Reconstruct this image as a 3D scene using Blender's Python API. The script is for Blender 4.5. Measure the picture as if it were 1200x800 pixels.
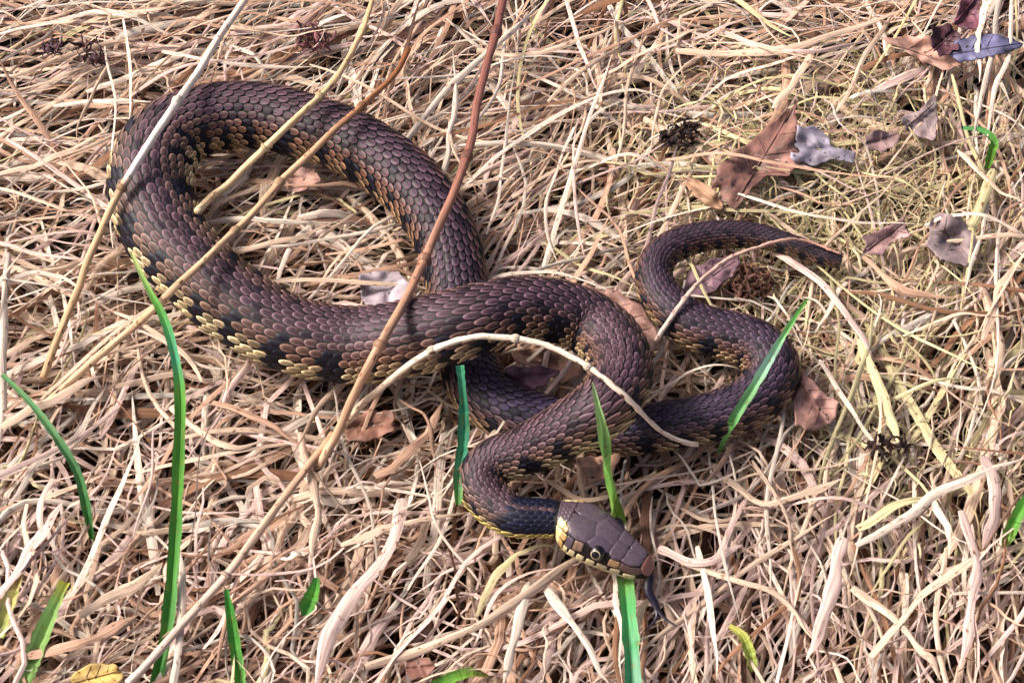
import bpy, math
import numpy as np
from mathutils import Vector

# ------------------------------------------------------------------ clear
for o in list(bpy.data.objects):
    bpy.data.objects.remove(o)
scene = bpy.context.scene
COL = scene.collection

# ------------------------------------------------------------------ camera
PITCH = math.radians(54.0)          # looking down at the ground
DIST = 0.80                         # metres to the middle of the picture
WIDTH = 0.40                        # metres of ground across the picture
CAM = np.array([0.0, -DIST * math.cos(PITCH), DIST * math.sin(PITCH)])
FWD = -CAM / np.linalg.norm(CAM)
RIGHT = np.array([1.0, 0.0, 0.0])
UP = np.cross(RIGHT, FWD)
MM = 0.001
PX = WIDTH / 1200.0                 # metres per photograph pixel at the middle

cd = bpy.data.cameras.new("camera")
cam = bpy.data.objects.new("camera", cd)
COL.objects.link(cam)
cam.location = Vector(CAM)
cam.rotation_euler = (math.pi / 2 - PITCH, 0, 0)
cd.sensor_width = 36.0
cd.lens = 36.0 * DIST / WIDTH
cd.clip_start = 0.01
cd.clip_end = 200.0
scene.camera = cam
scene.render.resolution_x, scene.render.resolution_y = 1024, 682

# ------------------------------------------------------------------ world, sun, exposure
SUN_EL, SUN_AZ = math.radians(46), math.radians(-78)     # azimuth clockwise from +Y
world = bpy.data.worlds.new("World")
scene.world = world
world.use_nodes = True
wn = world.node_tree
sky = wn.nodes.new("ShaderNodeTexSky")
sky.sky_type = 'NISHITA'
sky.sun_disc = False
sky.sun_elevation = SUN_EL
sky.sun_rotation = SUN_AZ
sky.air_density = 0.55
sky.dust_density = 7.0
sky.ozone_density = 0.3
bg = wn.nodes["Background"]
wn.links.new(sky.outputs[0], bg.inputs[0])
bg.inputs[1].default_value = 0.075
sl = bpy.data.lights.new("sun", 'SUN')
sl.energy = 1.5
sl.angle = math.radians(14)
sl.color = (1.0, 0.95, 0.90)
sun = bpy.data.objects.new("sun", sl)
COL.objects.link(sun)
sd = Vector((math.sin(SUN_AZ) * math.cos(SUN_EL), math.cos(SUN_AZ) * math.cos(SUN_EL), math.sin(SUN_EL)))
sun.rotation_euler = sd.to_track_quat('Z', 'Y').to_euler()
sun.location = sd * 3
scene.view_settings.view_transform = 'Standard'
scene.view_settings.look = 'None'
scene.view_settings.gamma = 1.0
scene.view_settings.use_curve_mapping = False
scene.view_settings.exposure = 1.35
scene.cycles.diffuse_bounces = 2

rng = np.random.default_rng(11)

# ------------------------------------------------------------------ helpers
def lin(r, g, b):
    c = np.array([r, g, b], float) / 255.0
    return np.where(c <= 0.04045, c / 12.92, ((c + 0.055) / 1.055) ** 2.4)

def at(px, py, z):
    """photograph pixels + height (m) -> world points"""
    px = np.asarray(px, float); py = np.asarray(py, float); z = np.asarray(z, float)
    d = (FWD[None] * DIST + RIGHT[None] * ((px - 600) * PX).reshape(-1, 1)
         - UP[None] * ((py - 400) * PX).reshape(-1, 1))
    t = (z.reshape(-1) - CAM[2]) / d[:, 2]
    return CAM[None] + d * t[:, None]

def pix(P):
    v = np.asarray(P) - CAM
    k = v @ FWD
    return 600 + (v @ RIGHT) / k * DIST / PX, 400 - (v @ UP) / k * DIST / PX

def unit(v):
    return v / np.maximum(np.linalg.norm(v, axis=-1, keepdims=True), 1e-12)

def spline(ctrl, n):
    """Catmull-Rom through rows of ctrl, n samples, even in arc length of the first two columns"""
    c = np.asarray(ctrl, float)
    c = np.vstack([2 * c[0] - c[1], c, 2 * c[-1] - c[-2]])
    out = []
    for i in range(1, len(c) - 2):
        t = np.linspace(0, 1, 24, endpoint=False)[:, None]
        p0, p1, p2, p3 = c[i - 1], c[i], c[i + 1], c[i + 2]
        out.append(0.5 * (2 * p1 + (p2 - p0) * t + (2 * p0 - 5 * p1 + 4 * p2 - p3) * t ** 2
                          + (3 * p1 - p0 - 3 * p2 + p3) * t ** 3))
    out.append(c[-2][None])
    q = np.vstack(out)
    s = np.concatenate([[0], np.cumsum(np.linalg.norm(np.diff(q[:, :2], axis=0), axis=1))])
    u = np.linspace(0, s[-1], n)
    return np.stack([np.interp(u, s, q[:, k]) for k in range(q.shape[1])], 1)

def cap_to(c, m):
    """keep the hue, limit the brightest channel"""
    c = np.maximum(np.asarray(c, float), 0)
    return c * np.minimum(1, m / np.maximum(c.max(-1, keepdims=True), 1e-6))

def mesh_np(name, V, quads=None, tris=None, col=None, st=None, smooth=True):
    me = bpy.data.meshes.new(name)
    nq = 0 if quads is None else len(quads)
    nt = 0 if tris is None else len(tris)
    loops = np.concatenate(([] if nq == 0 else [np.asarray(quads, np.int32).ravel()])
                           + ([] if nt == 0 else [np.asarray(tris, np.int32).ravel()]))
    tot = np.concatenate([np.full(nq, 4, np.int32), np.full(nt, 3, np.int32)])
    start = np.concatenate([[0], np.cumsum(tot)[:-1]]).astype(np.int32)
    me.vertices.add(len(V))
    me.vertices.foreach_set("co", np.asarray(V, np.float32).ravel())
    me.loops.add(len(loops))
    me.loops.foreach_set("vertex_index", loops)
    me.polygons.add(nq + nt)
    me.polygons.foreach_set("loop_start", start)
    me.polygons.foreach_set("loop_total", tot)
    me.polygons.foreach_set("use_smooth", np.full(nq + nt, smooth))
    if col is not None:
        a = me.color_attributes.new("Col", 'FLOAT_COLOR', 'POINT')
        c4 = np.ones((len(V), 4), np.float32); c4[:, :3] = col
        a.data.foreach_set("color", c4.ravel())
    if st is not None:
        a = me.attributes.new("st", 'FLOAT_VECTOR', 'POINT')
        a.data.foreach_set("vector", np.asarray(st, np.float32).ravel())
    me.update(calc_edges=True)
    me.validate()
    return me

def link(name, me, mat=None, parent=None, label=None, cat=None, group=None, kind=None):
    o = bpy.data.objects.new(name, me)
    COL.objects.link(o)
    if mat is not None:
        me.materials.append(mat)
    if parent is not None:
        o.parent = parent
    if label: o["label"] = label
    if cat: o["category"] = cat
    if group: o["group"] = group
    if kind: o["kind"] = kind
    return o

def rebase(o, P):
    """put a mesh's origin at world point P without moving it"""
    me = o.data
    n = len(me.vertices)
    co = np.empty(n * 3, np.float32); me.vertices.foreach_get("co", co)
    co = co.reshape(-1, 3) - np.asarray(P, np.float32)
    me.vertices.foreach_set("co", co.ravel()); me.update()
    o.location = Vector(P)

# value noise for mesh displacement
_g = np.random.default_rng(5).random((64, 64, 64)).astype(np.float32)
def vnoise(P):
    P = np.asarray(P, float)
    i = np.floor(P).astype(int); f = P - i; f = f * f * (3 - 2 * f)
    r = 0
    for a in (0, 1):
        for b in (0, 1):
            for c in (0, 1):
                w = (f[:, 0] if a else 1 - f[:, 0]) * (f[:, 1] if b else 1 - f[:, 1]) * (f[:, 2] if c else 1 - f[:, 2])
                r = r + w * _g[(i[:, 0] + a) % 64, (i[:, 1] + b) % 64, (i[:, 2] + c) % 64]
    return r - 0.5

# ------------------------------------------------------------------ materials
def new_mat(name):
    m = bpy.data.materials.new(name)
    m.use_nodes = True
    nt = m.node_tree
    return m, nt, nt.nodes["Principled BSDF"], nt.nodes["Material Output"]

def N(nt, t, **kw):
    n = nt.nodes.new(t)
    for k, v in kw.items(): setattr(n, k, v)
    return n

def fibre_mat(name, rough=0.6, spec=0.3, trans=0.15, streak=0.35, bump=0.25, speck=None):
    """dry or green plant fibre: colour from Col, streaks along the blade from st"""
    m, nt, b, out = new_mat(name)
    a = N(nt, "ShaderNodeAttribute", attribute_name="Col")
    s = N(nt, "ShaderNodeAttribute", attribute_name="st")
    mp = N(nt, "ShaderNodeVectorMath", operation='MULTIPLY')
    mp.inputs[1].default_value = (7.0, 6.0, 61.0)
    nt.links.new(s.outputs["Vector"], mp.inputs[0])
    nz = N(nt, "ShaderNodeTexNoise"); nz.inputs["Scale"].default_value = 1.0
    nz.inputs["Detail"].default_value = 3.0
    nt.links.new(mp.outputs[0], nz.inputs["Vector"])
    mr = N(nt, "ShaderNodeMapRange")
    mr.inputs[1].default_value = 0.3; mr.inputs[2].default_value = 0.7
    mr.inputs[3].default_value = 1 - streak; mr.inputs[4].default_value = 1 + streak * 0.6
    nt.links.new(nz.outputs[0], mr.inputs[0])
    mx = N(nt, "ShaderNodeVectorMath", operation='SCALE')
    nt.links.new(a.outputs["Color"], mx.inputs[0]); nt.links.new(mr.outputs[0], mx.inputs["Scale"])
    col = mx.outputs[0]
    if speck is not None:
        mp2 = N(nt, "ShaderNodeVectorMath", operation='MULTIPLY')
        mp2.inputs[1].default_value = (3.0, 28.0, 37.0)
        nt.links.new(s.outputs["Vector"], mp2.inputs[0])
        n2 = N(nt, "ShaderNodeTexNoise"); n2.inputs["Scale"].default_value = 1.0
        nt.links.new(mp2.outputs[0], n2.inputs["Vector"])
        r2 = N(nt, "ShaderNodeMapRange"); r2.inputs[1].default_value = 0.62; r2.inputs[2].default_value = 0.72
        nt.links.new(n2.outputs[0], r2.inputs[0])
        k = N(nt, "ShaderNodeMix", data_type='RGBA')
        k.inputs[7].default_value = (*speck, 1)
        nt.links.new(r2.outputs[0], k.inputs[0]); nt.links.new(col, k.inputs[6])
        col = k.outputs[2]
    nt.links.new(col, b.inputs["Base Color"])
    b.inputs["Roughness"].default_value = rough
    b.inputs["Specular IOR Level"].default_value = spec
    bp = N(nt, "ShaderNodeBump"); bp.inputs["Strength"].default_value = bump
    bp.inputs["Distance"].default_value = 0.0004
    nt.links.new(nz.outputs[0], bp.inputs["Height"]); nt.links.new(bp.outputs[0], b.inputs["Normal"])
    if trans > 0:
        t = N(nt, "ShaderNodeBsdfTranslucent"); nt.links.new(col, t.inputs[0])
        ms = N(nt, "ShaderNodeMixShader"); ms.inputs[0].default_value = trans
        nt.links.new(b.outputs[0], ms.inputs[1]); nt.links.new(t.outputs[0], ms.inputs[2])
        nt.links.new(ms.outputs[0], out.inputs[0])
    return m

M_STRAW = fibre_mat("dry_straw", 0.6, 0.25, 0.06, 0.5, 0.3, speck=tuple(lin(120, 85, 60)))
M_GREEN = fibre_mat("green_blade", 0.42, 0.4, 0.2, 0.42, 0.4, speck=tuple(lin(120, 128, 60)))
M_STALK = fibre_mat("dry_stalk", 0.55, 0.3, 0.0, 0.38, 0.35, speck=tuple(lin(96, 62, 48)))

def leaf_mat():
    m, nt, b, out = new_mat("dead_leaf")
    a = N(nt, "ShaderNodeAttribute", attribute_name="Col")
    tc = N(nt, "ShaderNodeTexCoord")
    n1 = N(nt, "ShaderNodeTexNoise"); n1.inputs["Scale"].default_value = 170; n1.inputs["Detail"].default_value = 6
    n2 = N(nt, "ShaderNodeTexNoise"); n2.inputs["Scale"].default_value = 420; n2.inputs["Detail"].default_value = 2
    for n in (n1, n2): nt.links.new(tc.outputs["Object"], n.inputs["Vector"])
    r1 = N(nt, "ShaderNodeMapRange"); r1.inputs[1].default_value = 0.3; r1.inputs[2].default_value = 0.7
    r1.inputs[3].default_value = 0.42; r1.inputs[4].default_value = 1.4
    nt.links.new(n1.outputs[0], r1.inputs[0])
    mx = N(nt, "ShaderNodeVectorMath", operation='SCALE')
    nt.links.new(a.outputs["Color"], mx.inputs[0]); nt.links.new(r1.outputs[0], mx.inputs["Scale"])
    r2 = N(nt, "ShaderNodeMapRange"); r2.inputs[1].default_value = 0.66; r2.inputs[2].default_value = 0.72
    nt.links.new(n2.outputs[0], r2.inputs[0])
    k = N(nt, "ShaderNodeMix", data_type='RGBA'); k.inputs[7].default_value = (0.02, 0.012, 0.012, 1)
    nt.links.new(r2.outputs[0], k.inputs[0]); nt.links.new(mx.outputs[0], k.inputs[6])
    nt.links.new(k.outputs[2], b.inputs["Base Color"])
    b.inputs["Roughness"].default_value = 0.55
    b.inputs["Specular IOR Level"].default_value = 0.35
    bp = N(nt, "ShaderNodeBump"); bp.inputs["Strength"].default_value = 0.5; bp.inputs["Distance"].default_value = 0.0006
    nt.links.new(n1.outputs[0], bp.inputs["Height"]); nt.links.new(bp.outputs[0], b.inputs["Normal"])
    return m
M_LEAF = leaf_mat()

def skin_mat(name, rough, spec, bump):
    m, nt, b, out = new_mat(name)
    a = N(nt, "ShaderNodeAttribute", attribute_name="Col")
    tc = N(nt, "ShaderNodeTexCoord")
    n1 = N(nt, "ShaderNodeTexNoise"); n1.inputs["Scale"].default_value = 900; n1.inputs["Detail"].default_value = 3
    nt.links.new(tc.outputs["Object"], n1.inputs["Vector"])
    r1 = N(nt, "ShaderNodeMapRange"); r1.inputs[1].default_value = 0.3; r1.inputs[2].default_value = 0.7
    r1.inputs[3].default_value = 0.75; r1.inputs[4].default_value = 1.2
    nt.links.new(n1.outputs[0], r1.inputs[0])
    mx = N(nt, "ShaderNodeVectorMath", operation='SCALE')
    nt.links.new(a.outputs["Color"], mx.inputs[0]); nt.links.new(r1.outputs[0], mx.inputs["Scale"])
    nt.links.new(mx.outputs[0], b.inputs["Base Color"])
    b.inputs["Roughness"].default_value = rough
    b.inputs["Specular IOR Level"].default_value = spec
    bp = N(nt, "ShaderNodeBump"); bp.inputs["Strength"].default_value = bump; bp.inputs["Distance"].default_value = 0.0003
    nt.links.new(n1.outputs[0], bp.inputs["Height"]); nt.links.new(bp.outputs[0], b.inputs["Normal"])
    return m
M_SKIN = skin_mat("snake_skin", 0.6, 0.3, 0.2)
M_SCALE = skin_mat("snake_scale", 0.5, 0.24, 0.3)
M_SHIELD = skin_mat("head_shield", 0.33, 0.5, 0.35)
M_EYE = skin_mat("snake_eye", 0.08, 0.6, 0.0)
M_TONGUE = skin_mat("snake_tongue", 0.35, 0.5, 0.1)

def soil_mat():
    m, nt, b, out = new_mat("soil")
    tc = N(nt, "ShaderNodeTexCoord")
    n1 = N(nt, "ShaderNodeTexNoise"); n1.inputs["Scale"].default_value = 120; n1.inputs["Detail"].default_value = 8
    nt.links.new(tc.outputs["Object"], n1.inputs["Vector"])
    cr = N(nt, "ShaderNodeValToRGB")
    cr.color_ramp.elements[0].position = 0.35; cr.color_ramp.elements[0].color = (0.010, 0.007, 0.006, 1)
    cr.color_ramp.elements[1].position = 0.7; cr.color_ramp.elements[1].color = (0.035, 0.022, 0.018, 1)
    nt.links.new(n1.outputs[0], cr.inputs[0]); nt.links.new(cr.outputs[0], b.inputs["Base Color"])
    b.inputs["Roughness"].default_value = 0.9
    bp = N(nt, "ShaderNodeBump"); bp.inputs["Distance"].default_value = 0.003
    nt.links.new(n1.outputs[0], bp.inputs["Height"]); nt.links.new(bp.outputs[0], b.inputs["Normal"])
    return m
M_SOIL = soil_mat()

# ------------------------------------------------------------------ ground
GZ = -0.036
def build_ground():
    n = 90
    x = np.linspace(-0.6, 0.6, n); X, Y = np.meshgrid(x, x, indexing='ij')
    V = np.stack([X.ravel(), Y.ravel(), np.zeros(n * n)], 1)
    edge = np.clip((0.6 - np.maximum(abs(V[:, 0]), abs(V[:, 1]))) / 0.1, 0, 1)
    V[:, 2] = GZ + edge * (0.008 * vnoise(V * 25 + 3) + 0.004 * vnoise(V * 80 + 9))
    idx = np.arange(n * n).reshape(n, n)
    q = np.stack([idx[:-1, :-1], idx[1:, :-1], idx[1:, 1:], idx[:-1, 1:]], -1).reshape(-1, 4)
    # skirt out to the horizon
    b = len(V); S = 40.0
    V = np.vstack([V, [[-S, -S, GZ], [S, -S, GZ], [S, S, GZ], [-S, S, GZ]]])
    c = [idx[0, 0], idx[-1, 0], idx[-1, -1], idx[0, -1]]
    rim = [idx[:, 0], idx[-1, :], idx[::-1, -1], idx[0, ::-1]]
    tr = []
    for k in range(4):
        r = rim[k]
        for i in range(n - 1): tr.append((b + k, r[i + 1], r[i]))
        tr.append((b + k, b + (k + 1) % 4, r[-1]))
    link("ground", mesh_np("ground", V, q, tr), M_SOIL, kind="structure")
build_ground()

# ------------------------------------------------------------------ snake centre line (px, py, half-width px, height of axis mm)
SN = [(656, 609, 22.5, 15.5), (634, 606.5, 23.5, 15), (608, 606, 25, 14), (582, 593, 27, 12), (562, 566, 28, 12), (578, 541, 29, 14), (612, 529, 31, 19),
      (664, 503, 34.5, 30), (706, 477, 38, 37), (727, 441, 39, 33), (719, 405, 39, 27), (690, 378, 39, 25), (648, 364, 39.5, 29), (600, 363, 41, 33), (545, 378, 44, 33), (482, 395, 47, 24), (420, 404, 47, 14),
      (352, 395, 47, 12), (297, 370, 47.5, 12), (244, 330, 48.5, 12), (196, 278, 50, 12), (177, 225, 51, 12), (182, 182, 49.5, 12), (208, 153, 46, 12), (256, 137, 42.5, 12), (305, 136, 41.5, 12), (350, 146, 41, 12), (400, 162, 40.5, 12), (440, 184, 40.5, 12), (478, 214, 40.5, 11), (508, 251, 39.5, 9), (526, 288, 38.5, 6), (534, 325, 37.5, 3), (540, 370, 37, 0),
      (547, 420, 36.5, 0), (566, 460, 36, 1), (602, 484, 35, 1), (650, 498, 33.5, 0), (700, 506, 31.5, 0), (750, 503, 30.5, 3), (800, 495, 30, 7), (850, 484, 31, 8), (888, 464, 32, 8), (906, 434, 33, 8), (889, 407, 32.5, 8), (852, 393, 31, 7.5), (815, 383, 29.5, 7), (786, 362, 27, 7),
      (769, 337, 24, 6.5), (767, 313, 21.5, 6.5), (781, 293, 20, 6.5), (811, 280, 19, 6), (850, 274.5, 17.5, 6), (890, 277, 15.5, 5.5), (930, 288, 13, 5.5), (962, 299, 12, 5), (978, 304, 11, 5), (989, 307, 8.5, 5)]
SN = np.array(SN, float)
HEAD_A = (656, 609, 15.5)
HEAD_B = (765, 671, 9.5)

NS = 1500
_sp = spline(SN, NS)
SC = at(_sp[:, 0], _sp[:, 1], _sp[:, 3] * MM)
# even spacing in world length
def resample(P, extra, n):
    s = np.concatenate([[0], np.cumsum(np.linalg.norm(np.diff(P, axis=0), axis=1))])
    u = np.linspace(0, s[-1], n)
    return (np.stack([np.interp(u, s, P[:, k]) for k in range(3)], 1), np.interp(u, s, extra), s[-1])
def smooth1(A, k):
    w = np.hanning(2 * k + 3)[1:-1]; w /= w.sum()
    A2 = np.concatenate([np.repeat(A[:1], k, 0), A, np.repeat(A[-1:], k, 0)])
    if A.ndim == 1: return np.convolve(A2, w, 'valid')
    return np.stack([np.convolve(A2[:, j], w, 'valid') for j in range(A.shape[1])], 1)
depth = (SC - CAM) @ FWD
SC, SR, SLEN = resample(SC, _sp[:, 2] * PX * depth / DIST, NS)
SC = smooth1(SC, 9); SR = smooth1(SR, 9)

# keep the two crossings apart: lift the later-numbered (upper) axis where needed
def frame(C):
    T = unit(np.gradient(C, axis=0))
    S = unit(np.cross(T, np.array([0, 0, 1.0])[None]))     # towards the snake's right-hand side
    U = np.cross(S, T)
    return T, S, U
ST, SS, SU = frame(SC)
SARC = np.linspace(0, SLEN, NS)
VSQ = 0.93                                               # bodies lie slightly flattened

def snake_top(XY):
    """height of the snake's upper surface over world xy (or -1)"""
    XY = np.asarray(XY, float)
    z = np.full(len(XY), -1.0)
    for i0 in range(0, len(XY), 4000):
        q = XY[i0:i0 + 4000]
        d2 = ((q[:, None, :] - ALLC[None, :, :2]) ** 2).sum(-1)
        h = ALLC[None, :, 2] + np.sqrt(np.maximum(ALLR[None] ** 2 - d2, 0)) * VSQ
        h = np.where(d2 < ALLR[None] ** 2, h, -1.0)
        z[i0:i0 + 4000] = h.max(1)
    return z

def duck(P, margin=0.0006):
    """push points that fall inside the snake below it"""
    sh = P.shape
    Q = P.reshape(-1, 3).copy()
    lo = ALLC.min(0)[:2] - 0.03; hi = ALLC.max(0)[:2] + 0.03
    cand = np.where((Q[:, 0] > lo[0]) & (Q[:, 0] < hi[0]) & (Q[:, 1] > lo[1]) & (Q[:, 1] < hi[1]))[0]
    for i0 in range(0, len(cand), 6000):
        k = cand[i0:i0 + 6000]
        q = Q[k].astype(np.float32)
        d2 = ((q[:, None, :2] - ALLC[None, :, :2].astype(np.float32)) ** 2).sum(-1)
        r = ALLR[None].astype(np.float32) + margin
        under = ALLC[None, :, 2] - np.sqrt(np.maximum(r ** 2 - d2, 0)) * VSQ
        over_ = ALLC[None, :, 2] + np.sqrt(np.maximum(r ** 2 - d2, 0)) * VSQ
        under = np.where((d2 < r ** 2) & (q[:, 2:3] < over_), under, 1.0).min(1)
        Q[k, 2] = np.minimum(q[:, 2], under)
    return Q.reshape(sh)

# head axis
HA = at([HEAD_A[0]], [HEAD_A[1]], [HEAD_A[2] * MM])[0]
HB = at([HEAD_B[0]], [HEAD_B[1]], [HEAD_B[2] * MM])[0]
HLEN = np.linalg.norm(HB - HA)
ht = np.array([0, .1, .22, .35, .48, .6, .7, .8, .88, .94, .98, 1.0])
hl = np.array([22.5, 25, 29, 31, 30.5, 28, 25, 21.5, 18.5, 14.5, 10, 3.0]) * PX       # half width
hv = np.array([21, 21, 22, 23.5, 24, 23, 20.5, 17.5, 15, 12, 8.5, 3.0]) * PX       # half height
def head_axis(t):
    t = np.asarray(t, float)
    # start along the neck's direction, turn into the head's
    Tn = -ST[0]
    b0, b1, b2, b3 = HA, HA + Tn * HLEN * 0.16, HA + (HB - HA) * 0.5, HB
    p = ((1 - t) ** 3)[:, None] * b0 + (3 * t * (1 - t) ** 2)[:, None] * b1 + (3 * t ** 2 * (1 - t))[:, None] * b2 + (t ** 3)[:, None] * b3
    return p
_hc = head_axis(np.linspace(0, 1, 60))
_hl = np.interp(np.linspace(0, 1, 60), ht, hl)
ALLC = np.vstack([SC[::4], _hc[::3]]); ALLR = np.concatenate([SR[::4], _hl[::3]])

def head_surf(t, phi, off=0.0):
    """t along the head 0..1, phi from the crown (+ = snake's right); off = metres outward"""
    t = np.asarray(t, float); phi = np.asarray(phi, float)
    e = 1e-3
    t = np.maximum(t, 0); p = head_axis(t); T = unit(head_axis(np.minimum(t + e, 1)) - head_axis(np.maximum(t - e, 0)))
    S = unit(np.cross(T, np.array([0, 0, 1.0])[None])); U = np.cross(S, T)
    tw = math.radians(14.0)                              # the head is rolled a touch, crown towards the viewer's side
    S, U = S * math.cos(tw) + U * math.sin(tw), U * math.cos(tw) - S * math.sin(tw)
    a = np.interp(t, ht, hl); b = np.interp(t, ht, hv)
    ex = np.interp(t, [0, .25, 1], [1.0, 0.72, 0.78])
    cs, sn = np.cos(phi), np.sin(phi)
    y = np.sign(sn) * np.abs(sn) ** ex * (a + off)
    top = np.sign(cs) * np.abs(cs) ** ex
    z = np.where(cs > 0, top * (b * 0.86 + off), top * (b * 0.9 + off))
    return p + S * y[:, None] + U * z[:, None]

# ------------------------------------------------------------------ snake colours
def mixc(a, b, t): return a + (b - a) * np.clip(t, 0, 1)[:, None]
C_DORS = lin(88, 65, 74); C_FLANK = lin(120, 96, 84); C_CREAM = lin(222, 198, 152); C_BLACK = lin(22, 20, 32)
C_BLUE = lin(44, 40, 74); C_RUST = lin(120, 76, 54); C_SKIN = lin(14, 10, 11)
# flank bars every few scales along the body
_us = [0.0]
while _us[-1] < SLEN + .004:
    _us.append(_us[-1] + 0.00485 * (np.interp(_us[-1], SARC, SR) / 0.0155) ** 0.62)
_us = np.array(_us)
def bar_phase(u): return np.interp(u, _us, np.arange(len(_us))) / 3.3
def snake_colour(u, phi, jit):
    """u = metres from the neck, phi from the back line (+ right), jit per-scale random 0..1"""
    f = u / SLEN
    # the belly side is turned outwards along the broad left-hand bend
    a = np.abs(phi) + math.radians(17) * np.interp(f, [.27, .32, .43, .47], [0, 1, 1, 0])
    n = len(u)
    dors = np.tile(C_DORS, (n, 1))
    # tail-ward stretch is darker and bluer
    dark = np.clip(np.interp(f, [0, .5, .62, .66, .74, .80, .88, 1], [0, .05, .25, .7, .8, .45, .35, .25]), 0, 1)
    dors = mixc(dors, C_BLUE, dark)
    flank = mixc(np.tile(C_FLANK, (n, 1)), C_RUST, np.interp(f, [0, .15, .25, .42, .46, .56, .62, 1], [.1, .45, .5, .0, .5, .75, .35, .7]))
    cream = mixc(np.tile(C_CREAM, (n, 1)), C_RUST, np.interp(f, [0, .13, .2, .30, .42, .46, .6, .7, 1], [.1, .35, .5, .1, .0, .55, .75, .55, .6]))
    flank = mixc(flank, C_BLUE, dark * 0.35)
    c = mixc(dors, flank, (a - math.radians(30)) / math.radians(35))
    c = mixc(c, cream, (a - math.radians(72)) / math.radians(18))
    # black flank bars, offset on the two sides
    ph = bar_phase(u) + np.where(phi > 0, 0.0, 0.5) + 0.30 * np.sin(u * 61)
    fr = np.abs(ph - np.round(ph))
    bar = (fr < 0.17 + 0.05 * np.sin(u * 130)) & (a > np.radians(54 + 8 * np.sin(u * 300))) & (a < math.radians(146))
    # small dark spots in two lines along the back
    fr2 = np.abs((ph + 0.5) - np.round(ph + 0.5))
    spot = (fr2 < 0.16) & (a > math.radians(24)) & (a < math.radians(40)) & (jit < 0.75)
    c = c * (0.66 + 0.62 * jit)[:, None] * np.interp(f, [0, .84, .92, 1], [1, 1, .72, .5])[:, None]
    c = np.where(spot[:, None], c * 0.35 + C_BLUE * 0.1, c)
    c = np.where(bar[:, None], C_BLACK * (0.7 + jit[:, None]), c)
    # collar: black crescent behind the head with a yellow lower border
    col_b = (u < 0.0155) & (a > math.radians(12)) & (a < math.radians(90))
    c = np.where(col_b[:, None], lin(20, 22, 48) * (0.7 + 0.6 * jit[:, None]), c)
    yel = (u < 0.034) & (a >= math.radians(90))
    c = np.where(yel[:, None], lin(214, 190, 112) * (0.8 + 0.3 * jit[:, None]), c)
    return c

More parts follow.
